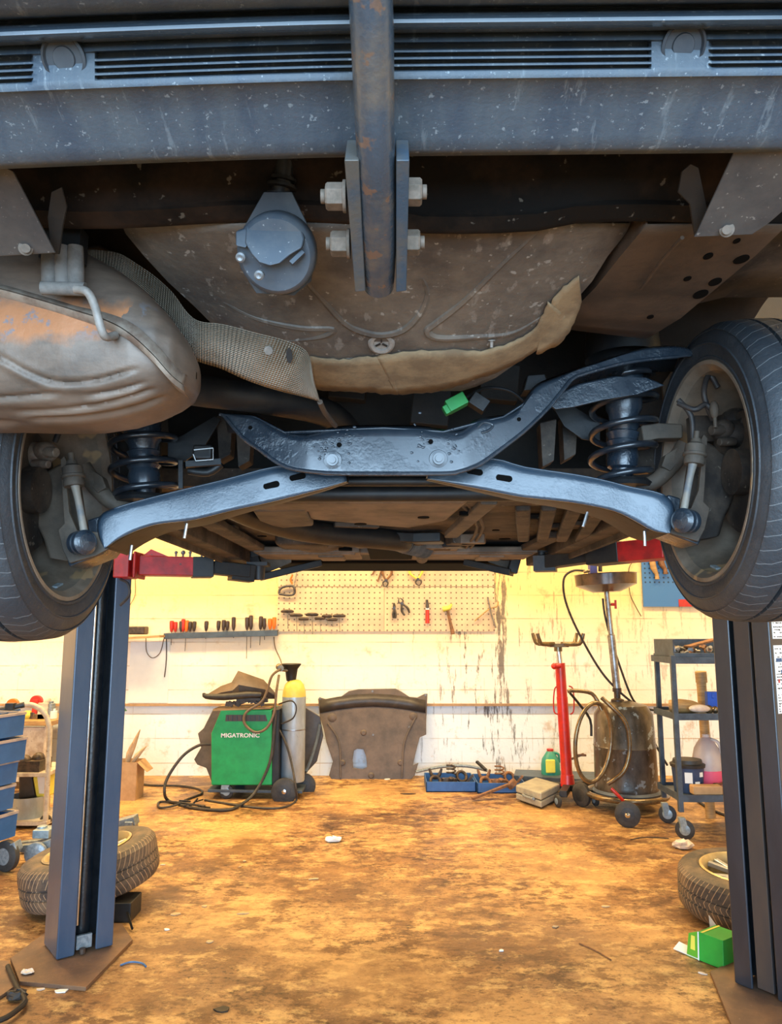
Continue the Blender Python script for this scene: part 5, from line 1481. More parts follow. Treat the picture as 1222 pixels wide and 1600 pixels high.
# cylinder strapped to the trolley
cx = wl(457, 1230, YW + .15)
t2 = thing('gas_cylinder', 'tall grey gas cylinder with yellow shoulder standing behind the green welder', 'gas cylinder', (cx.x, YW + .15, .115))
zc = .115; ht = wl(457, 1062, YW + .15).z - zc
MB().lathe([(0, 0), (.095, .0), (.1, .012), (.1, ht - .14)], (cx.x, YW + .15, zc), n=36).build('bottle', m_cyl, t2)
MB().lathe([(.1, ht - .14), (.096, ht - .09), (.08, ht - .04), (.05, ht - .005), (.03, ht), (0, ht)], (cx.x, YW + .15, zc), n=36, cap=False).build('shoulder', m_cylband, t2)
MB().lathe([(.1015, 0), (.1025, .005), (.1015, .01)], (cx.x, YW + .15, wl(457, 1140, YW + .15).z), n=36).build('strap_ring', m_steel, t2)
g0 = wl(455, 1062, YW + .15)
MB().lathe([(.04, 0), (.045, .03), (.055, .10), (.085, .14), (.08, .145), (.04, .09), (.03, .02)], g0 + V(0, 0, -.01), n=20).cyl(g0, g0 + V(0, 0, .09), .02, n=12).build('valve_guard', m_blackmat, t2)
MB().cyl(g0 + V(-.02, -.03, .08), g0 + V(-.10, -.05, .09), .016, n=12).sphere(g0 + V(-.10, -.05, .11), .028, 12, 8).cyl(g0 + V(-.08, -.05, .10), g0 + V(-.08, -.09, .10), .028, n=16).build('regulator', m_brass, t2)
# hoses of the welder
def hose(name, pts, r, mt, par=None, label=None, cat=None, k=6):
    return MB().tube([P(x, y, Y) if Y > 0 else G(x, y, -Y) for x, y, Y in pts], r, 8, k).build(name, mt, par, label=label, cat=cat)
hose('gas_hose', [(438, 1046, 6.5), (425, 1056, 6.45), (417, 1080, 6.42), (408, 1097, 6.40), (385, 1113, 6.38), (382, 1130, 6.38), (398, 1144, 6.38), (416, 1138, 6.38), (428, 1115, 6.4), (432, 1080, 6.42), (436, 1055, 6.5)], .011, m_tanhose, t)
hose('torch_cable', [(329, 1163, 6.44), (310, 1165, 6.40), (285, 1182, 6.35), (262, 1215, 6.3), (257, 1238, 6.25), (265, 1252, -.012), (300, 1262, -.012), (350, 1266, -.012), (375, 1258, -.02), (400, 1236, 6.30), (422, 1190, 6.36), (428, 1140, 6.40), (431, 1110, 6.42)], .012, m_hose, t)
hose('mains_lead', [(436, 1140, 6.5), (446, 1160, 6.44), (455, 1190, 6.40), (462, 1230, 6.3), (462, 1252, -.01), (440, 1262, -.008), (400, 1262, -.008), (350, 1255, -.008), (320, 1250, -.008)], .009, m_hose, t)
hose('thin_lead', [(436, 1100, 6.5), (455, 1095, 6.42), (463, 1105, 6.42), (458, 1122, 6.42), (440, 1131, 6.46)], .006, m_hose, t)
hose('earth_cable', [(196, 1216, -.01), (225, 1226, -.01), (280, 1228, -.01), (310, 1233, -.01), (315, 1240, -.01), (290, 1250, -.01), (275, 1258, -.02), (250, 1262, -.01), (250, 1253, -.01), (280, 1254, -.02), (320, 1260, -.02)], .009, m_hose, None, 'dark cable snaking over the floor left of the green welder', 'cable')
m = MB()
for k in range(7):
    q_ = G(302 + random.uniform(-8, 8), 1256 + random.uniform(-4, 4), .02)
    m.bar(q_, q_ + V(random.uniform(-.1, .1), random.uniform(-.05, .05), random.uniform(-.015, .05)), .014, .01)
m.build('earth_clamp', m_blackmat, label='dark earth clamp lying in the cable loops before the welder', cat='clamp')
# things piled on and behind the welder: mask/black folded sheet and a big dark panel
m = MB().prism([wl(x, y, YW + .45) for x, y in ((333, 1108), (318, 1138), (309, 1146), (314, 1168), (303, 1187), (308, 1195), (322, 1200), (334, 1231), (350, 1231), (352, 1100))], (0, .03, 0))
m.build('splash_shield', m_sheet, label='torn brown plastic splash shield behind the left side of the welder', cat='plastic shield', bevel=.006)
rows = []
for i, (x, y, Y) in enumerate(((322, 1086, 6.5), (345, 1072, 6.55), (362, 1066, 6.55), (372, 1048, 6.6), (392, 1055, 6.62), (412, 1062, 6.62), (430, 1082, 6.6))):
    rows.append([P(x, y, Y), P(x + 1, (y + 1092) / 2, Y - .10 + .03 * (i % 2)), P(x + 2, 1092, Y - .06), P(x, 1092, Y + .15)])
MB().grid(rows).build('leather_apron', m_sheet, label='crumpled brown apron heaped on top of the welder', cat='apron', solid=.012)
m = MB().tube([P(319, 1083, 6.42), P(322, 1088, 6.42), P(350, 1089, 6.40), P(385, 1086, 6.40), P(408, 1086, 6.42)], [.012, .022, .028, .028, .022], 12, 3)
m.box(P(390, 1092, 6.45), (.2, .1, .02)).build('welding_torch_tray', m_blk, label='black tray lying across the top of the welder', cat='tray')
m = MB()
for k in range(14):
    x = 356 + k * 4.5
    m.box(P(x, 1097 + random.uniform(-3, 3), 6.45 + random.uniform(-.05, .08)), (random.uniform(.02, .07), .04, random.uniform(.015, .04)), Matrix.Rotation(random.uniform(-.6, .6), 3, 'Y'))
m.build('tool_clutter', m_parts, label='small oily tools in a heap under the apron on the welder', cat='tools', kind='stuff')
MB().prism([wl(x, y, 6.95) for x, y in ((476, 1105), (500, 1120), (505, 1150), (495, 1190), (472, 1215), (470, 1130))], (0, .03, 0)).build('engine_cover', m_bagblk, label='dark plastic cover leaning behind the gas cylinder', cat='cover', bevel=.006)
hose('pry_bar', [(500, 1132, 6.9), (495, 1158, 6.85), (485, 1190, 6.75), (478, 1206, 6.7)], .014, m_shelf, None, 'bent steel pry bar leaning between gas cylinder and engine undertray', 'pry bar', 3)

# engine undertray leaning on the wall
def up_(x, y):
    f = (1220 - y) / 142
    return P(x, y, 7.28 + .12 * f)
po = [(497, 1092), (500, 1090), (515, 1094), (528, 1092), (545, 1080), (560, 1077), (618, 1076), (626, 1080), (640, 1089), (652, 1090), (664, 1084), (668, 1084), (666, 1130), (666, 1148), (656, 1152), (650, 1175), (645, 1196), (654, 1192), (648, 1212), (640, 1220), (520, 1220), (514, 1212), (520, 1190), (510, 1160), (506, 1140), (500, 1120)]
ph = [(553, 1173), (558, 1170), (568, 1171), (572, 1182), (574, 1199), (566, 1202), (552, 1200), (551, 1188)]
t = MB().prism([up_(x, y) for x, y in po], (0, .012, 0), [[up_(x, y) for x, y in ph]]).build('engine_undertray', m_sheet, label='large brown plastic engine undertray leaning against the white wall', cat='undertray', bevel=.004)
WO[t.name] = t.location.copy()
for x, y, r_ in ((519, 1122, .045), (646, 1120, .04), (535, 1192, .03), (626, 1192, .03), (580, 1212, .03), (568, 1145, .03)):
    p = up_(x, y)
    MB().lathe([(0, -.012), (r_ * .6, -.012), (r_, 0)], p, (0, 1, 0), 20, cap=False).build('pressed_boss', m_sheet, t)
for x, y in ((500, 1091), (582, 1080), (665, 1086), (583, 1148), (640, 1136)):
    MB().lathe([(0, 0), (.010, 0), (.010, .004), (0, .004)], up_(x, y) + V(0, -.004, 0), (0, 1, 0), 12).build('clip', m_bolt_steel, t)
MB().tube([up_(512, 1130) + V(0, -.004, 0), up_(530, 1160) + V(0, -.004, 0), up_(532, 1215) + V(0, -.004, 0)], .010, 8, 4).build('stiffening_rib', m_sheet, t)
MB().tube([up_(650, 1120) + V(0, -.004, 0), up_(632, 1160) + V(0, -.004, 0), up_(628, 1215) + V(0, -.004, 0)], .010, 8, 4).build('stiffening_rib', m_sheet, t)
bm_ = MB()
rows = [[up_(500 + i * 27.5, 1094 - 10 * math.sin(i / 6 * PI) + dy) + V(0, -.02 * (1 - abs(dy - 10) / 12), 0) for i in range(7)] for dy in (0, 10, 20)]
bm_.grid(rows).build('front_lip', m_bagblk, t, solid=.003)

# blue trays of parts
def tray(px0, px1, py0, py1, label, seed):
    rr = random.Random(seed)
    a = G(px0, py1); b = G(px1, py1); c = G((px0 + px1) / 2, py0)
    wdt = b.x - a.x; dep = .42
    t = thing('parts_tray', label, 'tray', ((a.x + b.x) / 2, a.y + dep / 2, 0))
    cx_, cy_ = (a.x + b.x) / 2, a.y + dep / 2
    m = MB().box((cx_, cy_, .006), (wdt, dep, .012))
    h = .085
    m.box((cx_, a.y + .005, h / 2), (wdt, .010, h)).box((cx_, a.y + dep - .005, h / 2), (wdt, .010, h)).box((a.x + .005, cy_, h / 2), (.010, dep, h)).box((b.x - .005, cy_, h / 2), (.010, dep, h))
    m.build('tray', m_tray, t, bevel=.003)
    return cx_, cy_, wdt, dep
c1 = tray(666, 744, 1205, 1238, 'blue plastic tray of oily brake parts, left one by the undertray', 1)
c2 = tray(746, 822, 1205, 1240, 'blue plastic tray of rusty parts, right one with a bar across it', 2)
lbl = ['blackened ring-shaped part', 'dark stubby flanged part', 'short dark bracket part', 'dark caliper-like part', 'dark two-armed lever part', 'dark round pulley part', 'coiled dark spring part']
plc = ['at the front left', 'at the front middle', 'at the front right', 'in the centre', 'at the back left', 'at the back right', 'on top of the heap']
for (cx_, cy_, wd, dp), tn in ((c1, 'left blue tray'), (c2, 'right blue tray')):
    for k in range(7):
        ox, oy = ((-.3, -.28), (0, -.28), (.3, -.28), (0, 0), (-.28, .25), (.28, .25), (.05, .1))[k]
        x = cx_ + ox * wd; y = cy_ + oy * dp; z = .03 + (.07 if k == 6 else .01)
        mt = m_parts if tn[0] == 'l' else m_rusty
        m = MB()
        if k in (0, 5): m.ring((x, y, z + .03), (.3, -.8, .5), .045, .014, 20, 8)
        elif k == 1: m.lathe([(0, 0), (.05, 0), (.05, .02), (.025, .03), (.022, .08), (0, .08)], (x, y, z - .01), (.1, -.3, 1), 18)
        elif k == 2: m.box((x, y, z), (.10, .06, .03), .5).bar((x, y, z), (x + .07, y - .02, z + .09), .03, .02)
        elif k == 3: m.box((x, y, z + .01), (.12, .09, .05), .3).cyl((x - .03, y, z), (x - .03, y - .07, z + .02), .03, n=16)
        elif k == 4: m.tube([(x - .05, y, z + .10), (x - .02, y - .01, z + .03), (x + .03, y, z + .03), (x + .06, y, z + .10)], [.010, .018, .018, .010], 8, 3)
        else: m.tube([(x + .04 * math.cos(i * .7), y + .04 * math.sin(i * .7), z + i * .0035) for i in range(26)], .007, 8)
        m.build('machine_part', mt, label=f'{lbl[k]} {plc[k]} of the {tn}', cat='machine part', bevel=.002, group='parts in the blue trays')
MB().bar(G(738, 1248, .02), P(800, 1224, 6.55), .03, .02).cyl(P(797, 1222, 6.55), P(803, 1228, 6.55), .045, n=16).build('rusty_lever', m_rusty, label='long rusty bar with a round end lying over the right blue tray', cat='bar', bevel=.003)
hose('pipe_length', [(650, 1206, 7.2), (690, 1198, 7.25), (730, 1197, 7.25), (762, 1204, 7.2)], .014, m_jackgrey, None, 'grey curved pipe lying along the foot of the wall', 'pipe', 4)
MB().bar(P(745, 1190, 7.2), P(759, 1203, 7.1), .025, .02).build('black_bar', m_blk, label='short black bar sticking up behind the right blue tray', cat='bar')
# plank-like dark case and beige folded case
MB().prism([G(803, 1228), G(806, 1218), G(935, 1222), G(935, 1236)], (0, 0, .09)).build('steel_beam', m_shelf, label='long dark blue steel beam lying on the floor behind the beige case', cat='beam', bevel=.004)
p0_ = G(806, 1252); p1_ = G(846, 1266); p2_ = G(876, 1250); p3_ = G(838, 1238)
t = thing('plastic_case', 'beige and grey plastic tool case lying flat on the floor', 'case', tuple(p0_))
MB().prism([p0_ + V(0, 0, .015), p1_ + V(0, 0, .015), p2_ + V(0, 0, .015), p3_ + V(0, 0, .015)], (0, 0, .05)).build('case_bottom', m_grey, t, bevel=.012)
MB().prism([p + V(0, 0, .068) for p in (p0_, p1_, p2_, p3_)], (0, 0, .06)).build('case_lid', m_grey, t, bevel=.014)
q0 = (p1_ + p2_) / 2; MB().tube([p0_.lerp(p1_, .3) + V(0, -.005, .07), p0_.lerp(p1_, .35) + V(0, -.04, .07), p0_.lerp(p1_, .65) + V(0, -.04, .07), p0_.lerp(p1_, .7) + V(0, -.005, .07)], .010, 8, 2).build('handle', m_jackgrey, t)
# green bottle
def bottle(px, pyb, pyt, w_, name, label, mt, Y, cap_m, lab_m):
    b = V(P(px, pyb, Y).x, Y, 0); hgt = P(px, pyt, Y).z
    t = thing(name, label, 'bottle', tuple(b))
    W = w_ / F * Y / 1.03
    m = MB().lathe([(0, 0), (W * .46, .0), (W * .5, .02), (W * .5, hgt * .55), (W * .44, hgt * .72), (W * .2, hgt * .92), (W * .16, hgt * .95), (0, hgt * .95)], b, n=28, sx=1)
    m.build('body', mt, t)
    MB().cyl(b + V(0, 0, hgt * .93), b + V(0, 0, hgt), W * .18, n=16).build('cap', cap_m, t)
    MB().tube([b + V(W * .1, -.01, hgt * .9), b + V(W * .42, -.01, hgt * .85), b + V(W * .5, -.01, hgt * .62)], .012, 10, 4).build('handle', mt, t)
    if lab_m: MB().box(b + V(-W * .1, -W * .48, hgt * .55), (W * .5, .02, hgt * .38)).build('bottle_label', lab_m, t, bevel=.01)
    return t
bottle(861, 1219, 1170, 29, 'coolant_bottle', 'green bottle with yellow label against the wall beside the red jack', m_teal, 7.05, m_redh, m_yellow)

# ================================================================== RED TRANSMISSION JACK
YJ = 6.45
bx = P(882, 1228, YJ)
t = thing('transmission_jack', 'tall red telescopic jack with a forked cradle on top', 'jack', (bx.x, YJ, 0))
top = P(874, 1036, YJ)
tilt = (P(874, 1036, YJ) - P(886, 1228, YJ))
b0 = P(887, 1228, YJ)
MB().tube([b0, b0 + tilt * .72, b0 + tilt * .72 + V(0, 0, .0001), b0 + tilt], [.047, .046, .043, .042], 22).build('outer_tube', m_redjack, t)
MB().cyl(b0, b0 + V(0, 0, .09), .06, .052, 22).build('foot_collar', m_redjack, t)
MB().cyl(b0 + tilt, P(873, 1018, YJ), .024, n=16).build('piston_rod', m_chrome, t)
hd = P(872, 1012, YJ)
m = MB().cyl(hd + V(0, 0, -.03), hd + V(0, 0, .03), .035, n=16).box(hd + V(0, 0, .02), (.16, .10, .03))
for sx_, sy_ in ((-1, -1), (1, -1), (-1, 1), (1, 1)):
    m.tube([hd + V(sx_ * .04, sy_ * .03, .03), hd + V(sx_ * .14, sy_ * .08, .03), hd + V(sx_ * .17, sy_ * .10, .05), hd + V(sx_ * .19, sy_ * .11, .12)], [.020, .018, .018, .014], 10, 2)
m.build('cradle', m_brass, t)
MB().cyl(P(876, 1040, YJ - .05), P(866, 1041, YJ - .05), .02, n=12).sphere(P(866, 1041, YJ - .05), .026, 12, 8).build('clamp_knob', m_redjack, t)
for s in (-1, 1):
    x0 = 881 + s * 10
    MB().tube([P(x0 - s * 2, 1072, YJ), P(x0 + s * 4, 1076, YJ), P(x0 + s * 6, 1095, YJ), P(x0 + s * 5, 1112, YJ), P(x0 - s * 0, 1116, YJ)], .006, 8, 3).build('carry_handle', m_redjack, t)
legs = [(V(-.26, .12, 0)), V(.20, .16, 0), V(-.10, -.28, 0), V(.16, -.24, 0)]
for k, l in enumerate(legs):
    MB().bar(V(b0.x, b0.y, .10), V(b0.x, b0.y, .10) + l, .06, .05).build('base_leg', m_blackmat, t, bevel=.004)
    c_ = V(b0.x, b0.y, .048) + l
    if k == 2:
        c_.x = G(874, 1268).x + .02
    e = castor(c_, .045, .03, t, ax=(1, .3, 0))
MB().box(P(908, 1180, YJ), (.08, .03, .015)).bar(P(893, 1186, YJ), P(912, 1178, YJ), .02, .015).build('foot_pedal', m_rusty, t)

# ================================================================== OIL DRAINER
YO = 6.15
ob = V(P(980, 1255, YO).x, YO, 0)
t = thing('oil_drainer', 'round blackened oil drain tank on wheels with a raised pan', 'oil drainer', tuple(ob))
ztop = P(975, 1095, YO).z
R_ = .24
MB().lathe([(0, .14), (R_, .14), (R_ + .004, .16), (R_, .18), (R_ - .004, .46), (R_ + .002, .47), (R_ - .004, .48), (R_ - .015, ztop - .10), (R_ - .06, ztop - .03), (.06, ztop), (0, ztop)], ob, n=48).build('tank', m_drum, t)
MB().ring(ob + V(0, 0, .11), (0, 0, 1), .30, .022, 48, 12).build('base_ring', m_brass, t)
MB().lathe([(0, .10), (.25, .10), (.26, .13), (.24, .15), (0, .15)], ob, n=40).build('base_dish', m_shelf, t)
castor(V(G(983, 1294).x, G(983, 1294).y + .02, .088), .088, .045, t, ax=(.35, 1, 0), rim=m_blk)
MB().lathe([(0, 0), (.018, 0), (0, .012)], V(G(983, 1294).x - .01, G(983, 1294).y - .012, .088), (-.35, -1, 0), 12).build('axle_cap', m_chrome, t)
castor(V(P(909, 1247, YO + .05).x, YO + .05, .09), .09, .045, t, ax=(1, .6, 0), rim=m_blk)
castor(V(ob.x + .25, YO + .22, .09), .09, .04, t, ax=(.3, 1, 0), rim=m_blk)
# frame: curved push handle
MB().tube([P(950, 1225, YO - .22), P(975, 1205, YO - .26), P(984, 1170, YO - .26), P(978, 1130, YO - .26), P(955, 1104, YO - .25), P(940, 1090, YO - .22)], .016, 12, 5).build('push_frame', m_brass, t)
MB().tube([P(890, 1081, YO - .25), P(892, 1079, YO - .25), P(925, 1084, YO - .22), P(940, 1110, YO - .24)], .015, 12, 5).build('push_handle', m_brass, t)
MB().tube([P(890, 1082, YO - .22), P(905, 1100, YO - .18), P(922, 1124, YO - .14), P(924, 1150, YO - .14)], .010, 10, 3).build('handle_brace', m_blackmat, t)
lp = []
for k in range(33):
    a = 2 * PI * k / 32
    lp.append(P(927 + 28 * math.cos(a) + 4 * math.sin(a), 1160 - 62 * math.sin(a), YO - .30 + .05 * math.cos(a)))
MB().tube(lp, .016, 12).build('suction_hose', m_brass, t)
MB().tube([P(955, 1232, YO - .28), P(968, 1245, YO - .30), P(980, 1258, YO - .28)], .012, 10, 2).build('red_lever', m_redjack, t, label='dark red lever')
# tube, valve, pan
pt = P(948, 930, YO); pb = P(968, 1092, YO)
MB().lathe([(0, 0), (.05, 0), (.05, .03), (.025, .04), (.025, .09), (.035, .09), (.035, .12), (0, .12)], V(ob.x - .04, YO, ztop - .02), n=20).build('neck_valve', m_parts, t)
pb = V(ob.x - .04, YO, ztop + .08)
pt = V(pt.x, YO, P(947, 925, YO).z + .01)
MB().tube([pb, pb.lerp(pt, .55), pb.lerp(pt, .56), pt], [.030, .030, .021, .021], 18).build('telescopic_tube', m_steel, t)
MB().cyl(pb.lerp(pt, .86) + V(.02, -.02, 0), pb.lerp(pt, .86) + V(.05, -.02, 0), .012, n=10).box(pb.lerp(pt, .86) + V(.055, -.02, 0), (.014, .02, .07)).build('tap', m_redjack, t, label='small red tap')
pc = V(P(947, 905, YO).x, YO, P(947, 925, YO).z)
za, zb_ = .0, P(947, 898, YO).z - pc.z
MB().lathe([(0, 0), (.11, 0), (.12, .004), (.24, .055), (.245, zb_), (.25, zb_ + .005), (.24, zb_), (.235, .06), (.11, .012), (0, .012)], pc, (-.04, 0, 1), 48, cap=False).build('drain_pan', m_dish, t)
MB().tube([P(942, 935, YO), P(946, 965, YO), P(960, 1015, YO + .04), P(985, 1085, YO + .1), P(1003, 1112, YO + .2), P(1020, 1155, YO + .3), P(1043, 1196, YO + .3)], .009, 8, 5).build('drain_hose', m_hose, t)
MB().tube([P(914, 892, YO - .05), P(895, 892, YO - .05), P(881, 905, YO - .05), P(884, 940, YO - .02), P(905, 990, YO), P(940, 1050, YO), P(975, 1087, YO), P(1005, 1106, YO + .05), P(1042, 1112, YO + .1)], .009, 8, 6).build('air_hose', m_hose, t)
MB().box(P(926, 888, YO), (.06, .08, .10)).build('blue_oil_bottle', m_purple, label='violet-blue can standing in the drain pan', cat='can', bevel=.008)
MB().cyl(P(938, 893, YO), P(938, 868, YO), .016, n=12).build('filter_wrench', m_parts, label='short dark rod standing in the drain pan beside the can', cat='rod')
MB().cyl(P(912, 894, YO - .08), P(921, 892, YO - .08), .012, n=10).build('hose_coupling', m_brass, t)

# ================================================================== SHELF CART AT THE RIGHT
xl = 1.93; xr = 2.75; yf = 5.27; yb = 5.70
t = thing('shelf_cart', 'blue-grey steel shelf cart on castors beside the right-hand lift column', 'cart', (2.3, 5.5, 0))
def zz(py, Y=yf): return P(1060, py, Y).z
z1 = zz(1032); z2 = zz(1120); z3 = .26
for x, y in ((xl, yf), (xl + .04, yb), (xr, yf), (xr, yb)):
    MB().box((x, y, (z1 + .17) / 2 + .02), (.032, .032, z1 - .14)).build('upright', m_shelf, t, bevel=.002)
for z, nm in ((z1, 'top_shelf'), (z2, 'middle_shelf'), (z3, 'bottom_shelf')):
    m = MB().box(((xl + xr) / 2, (yf + yb) / 2, z), (xr - xl, yb - yf, .006))
    m.box(((xl + xr) / 2, yf - .004, z + .0), (xr - xl, .004, .045)).box(((xl + xr) / 2, yb, z), (xr - xl, .004, .045)).box((xl, (yf + yb) / 2, z), (.004, yb - yf, .045)).box((xr, (yf + yb) / 2, z), (.004, yb - yf, .045))
    m.build(nm, m_shelf, t)
for x, y in ((xl, yf), (xl + .04, yb), (xr, yf), (xr, yb)):
    e = castor((x + .02, y + .0, .062), .062, .026, t, ax=(.4, 1, 0))
    MB().prism([V(x - .01, y - .018, .05), V(x + .04, y - .018, .05), V(x + .02, y - .018, .14), V(x - .02, y - .018, .14)], (0, .036, 0)).build('castor_fork', m_cast, e)
# drawer tray on top with bolts
tz = z1 + .02
t = thing('bolt_tray', 'open blue-grey drawer full of bolts on top of the shelf cart', 'drawer', (2.3, 5.5, tz))
MB().box((2.34, 5.49, tz + .004), (.78, .38, .008)).box((1.955, 5.49, tz + .06), (.012, .38, .12)).box((2.34, 5.68, tz + .06), (.78, .012, .12)).box((2.34, 5.295, tz + .015), (.78, .012, .03)).build('drawer', m_shelf, t, bevel=.002)
for k in range(26):
    rr = random
    x = rr.uniform(2.02, 2.45); y = rr.uniform(5.33, 5.62); z = tz + rr.uniform(.015, .05) + max(0, (x - 2.1)) * .08
    m = MB(); d_ = V(rr.uniform(-1, 1), rr.uniform(-1, 1), rr.uniform(-.3, .5)).normalized()
    m.lathe([(0, 0), (.022, 0), (.022, .02), (.012, .022), (.012, .05), (0, .05)], (x, y, z), d_, 6 if k % 2 else 14)
    m.build('loose_bolt', [m_rusty, m_steel, m_parts][k % 3], label=['rusty bolt', 'bright steel bolt', 'dark oily bolt'][k % 3] + ' heaped in the open drawer on the shelf cart', cat='bolt', group='bolts in the drawer on the cart')
MB().bar((2.08, 5.38, tz + .07), (2.32, 5.48, tz + .12), .07, .012).build('wood_wedge', m_rusty, label='brown flat strip lying over the bolts in the cart drawer', cat='strip')
# middle shelf things
zm = z2 + .02
m = MB().tube([(1.96, 5.45, zm + .03), (2.02, 5.42, zm + .035), (2.10, 5.42, zm + .03), (2.16, 5.44, zm + .02)], [.045, .05, .045, .03], 14, 3)
m.build('yellow_glove_roll', m_wood, label='yellowish rolled cloth on the middle shelf of the cart', cat='cloth')
MB().sphere((2.11, 5.31, zm + .03), .045, 16, 10, (1.6, 1, .6)).build('white_rag', m_paper, label='pale pink rag in front of the yellowish roll on the cart', cat='rag')
MB().box((2.245, 5.42, zm + .07), (.08, .05, .13)).box((2.245, 5.393, zm + .11), (.02, .01, .04)).build('blue_tub', m_bluepl, label='bright blue plastic holder on the middle shelf of the cart', cat='holder', bevel=.006)
MB().sphere((2.19, 5.35, zm + .02), .03, 12, 8).sphere((2.225, 5.33, zm + .02), .025, 12, 8).build('brass_fitting', m_brass, label='small brassy fitting beside the blue holder', cat='fitting')
MB().cyl((2.36, 5.85, .0), (2.33, 5.80, 1.04), .035, n=14).cyl((2.335, 5.805, .98), (2.33, 5.80, 1.06), .042, n=14).build('wooden_pole', m_wood, label='yellow wooden pole standing upright behind the shelf cart', cat='pole')
# bottom
bz = z3 + .022
tb_ = thing('paint_bucket', 'blue bucket with white print and black lid on the cart bottom shelf', 'bucket', (2.05, 5.48, z3))
MB().lathe([(0, 0), (.095, 0), (.108, .17), (0, .17)], (2.07, 5.48, z3 + .005), n=32).build('bucket_body', M('navy_bucket', (.03, .06, .14), (.02, .04, .1), .4), tb_)
MB().lathe([(0, .165), (.115, .165), (.118, .185), (.10, .192), (.095, .215), (0, .215)], (2.07, 5.48, z3 + .005), n=32).build('lid', m_blk, tb_)
for a, b, w_, h_ in ((-1.9, .11, .05, .07), (-1.35, .06, .035, .05), (-1.0, .13, .03, .03), (-1.6, .03, .04, .03)):
    MB().box((2.07 + .105 * math.cos(a), 5.48 + .105 * math.sin(a), z3 + b), (w_, .006, h_), a + PI / 2).build('white_print', m_white, tb_)
tj = thing('washer_jug', 'translucent jug with pink fluid on the cart bottom shelf', 'jug', (2.25, 5.58, z3))
jb = V(2.25, 5.58, z3 + .004)
MB().lathe([(0, 0), (.095, 0), (.10, .02), (.10, .13), (0, .13)], jb, n=30).build('fluid', m_pink, tj, label='bright pink fluid')
MB().lathe([(.1005, .13), (.1, .20), (.085, .27), (.05, .33), (.025, .35), (.025, .37), (0, .37)], jb, n=30, cap=False).build('jug_body', m_jug, tj)
MB().tube([jb + V(.02, -.03, .34), jb + V(.075, -.04, .31), jb + V(.09, -.05, .2)], .012, 10, 4).build('handle', m_jug, tj)
MB().box((2.13, 5.33, z3 + .045), (.20, .08, .06)).build('wood_offcut', m_card, label='pale wooden block lying in front of the blue bucket', cat='block', bevel=.01)
for k, (x, y, dx, dy) in enumerate(((2.26, 5.31, .20, .06), (2.24, 5.37, .22, .08), (2.25, 5.43, .26, .04))):
    MB().bar((x, y, z3 + .035 + .005 * k), (x + dx, y + dy, z3 + .07 + .01 * k), .035, .03).cyl((x, y, z3 + .035 + .005 * k), (x - .02, y - .01, z3 + .035 + .005 * k), .026, n=12).build('rusty_pipe_piece', [m_parts, m_steel, m_rusty][k], label=['dark pipe piece, nearest of three before the pink jug', 'bright steel pipe piece, middle of three before the pink jug', 'rusty pipe piece, rearmost of three before the pink jug'][k], cat='pipe')
hose('floor_cable', [(1091, 1252, -.01), (1110, 1264, -.01), (1140, 1276, -.01), (1170, 1282, -.01)], .01, m_hose, None, 'black cable lying on the floor under the shelf cart', 'cable', 4)
def crumple(px, py, r, name, label, mt, cat, n=9, flat=.6):
    g = G(px, py); m = MB()
    m.sphere(g + V(0, 0, r * flat * .8), r, n, 6, (1.3, 1, flat))
    for p in m.v: p += V(random.uniform(-1, 1), random.uniform(-1, 1), random.uniform(-.6, 1)) * r * .22
    for p in m.v: p.z = max(p.z, .001)
    return m.build(name, mt, label=label, cat=cat, smooth=False)
crumple(1067, 1326, .05, 'crumpled_tissue', 'crumpled pale tissue on the floor at the cart castor', m_paper, 'tissue')
crumple(521, 1315, .045, 'crumpled_foil', 'crumpled whitish scrap alone in the middle of the floor', m_white, 'scrap', flat=.35)

# ================================================================== LEFT SIDE: BIN TROLLEY, FRAME CART, BENCH
t = thing('bin_trolley', 'low dark trolley on rubber wheels under the blue bins', 'trolley', (-2.35, 4.75, 0))
MB().box((-2.60, 4.58, .165), (.55, .55, .05)).build('deck', m_parts, t, bevel=.004)
MB().box((-2.98, 4.58, .60), (.04, .3, .9)).build('mast', m_jackgrey, t)
castor(V(G(10, 1364).x - .02, G(10, 1364).y + .03, .085), .085, .05, t, ax=(.4, 1, 0), rim=m_jackgrey)
castor((-2.75, 4.36, .085), .085, .05, t, ax=(.4, 1, 0), rim=m_jackgrey)
MB().prism([P(x, y, 4.58) for x, y in ((14, 1320), (22, 1316), (26, 1330), (22, 1338), (12, 1334))], (0, .08, 0)).build('castor_fork', m_jackgrey, t, bevel=.004)
bins = [(40, 1114, 1148, 'blue open bin, top of the stack at the left edge'), (42, 1153, 1186, 'blue open bin, second from the top of the stack'), (29, 1188, 1222, 'blue open bin in the middle of the stack'), (24, 1226, 1262, 'blue open bin, second from the bottom of the stack'), (28, 1268, 1306, 'blue open bin, bottom of the stack above the trolley')]
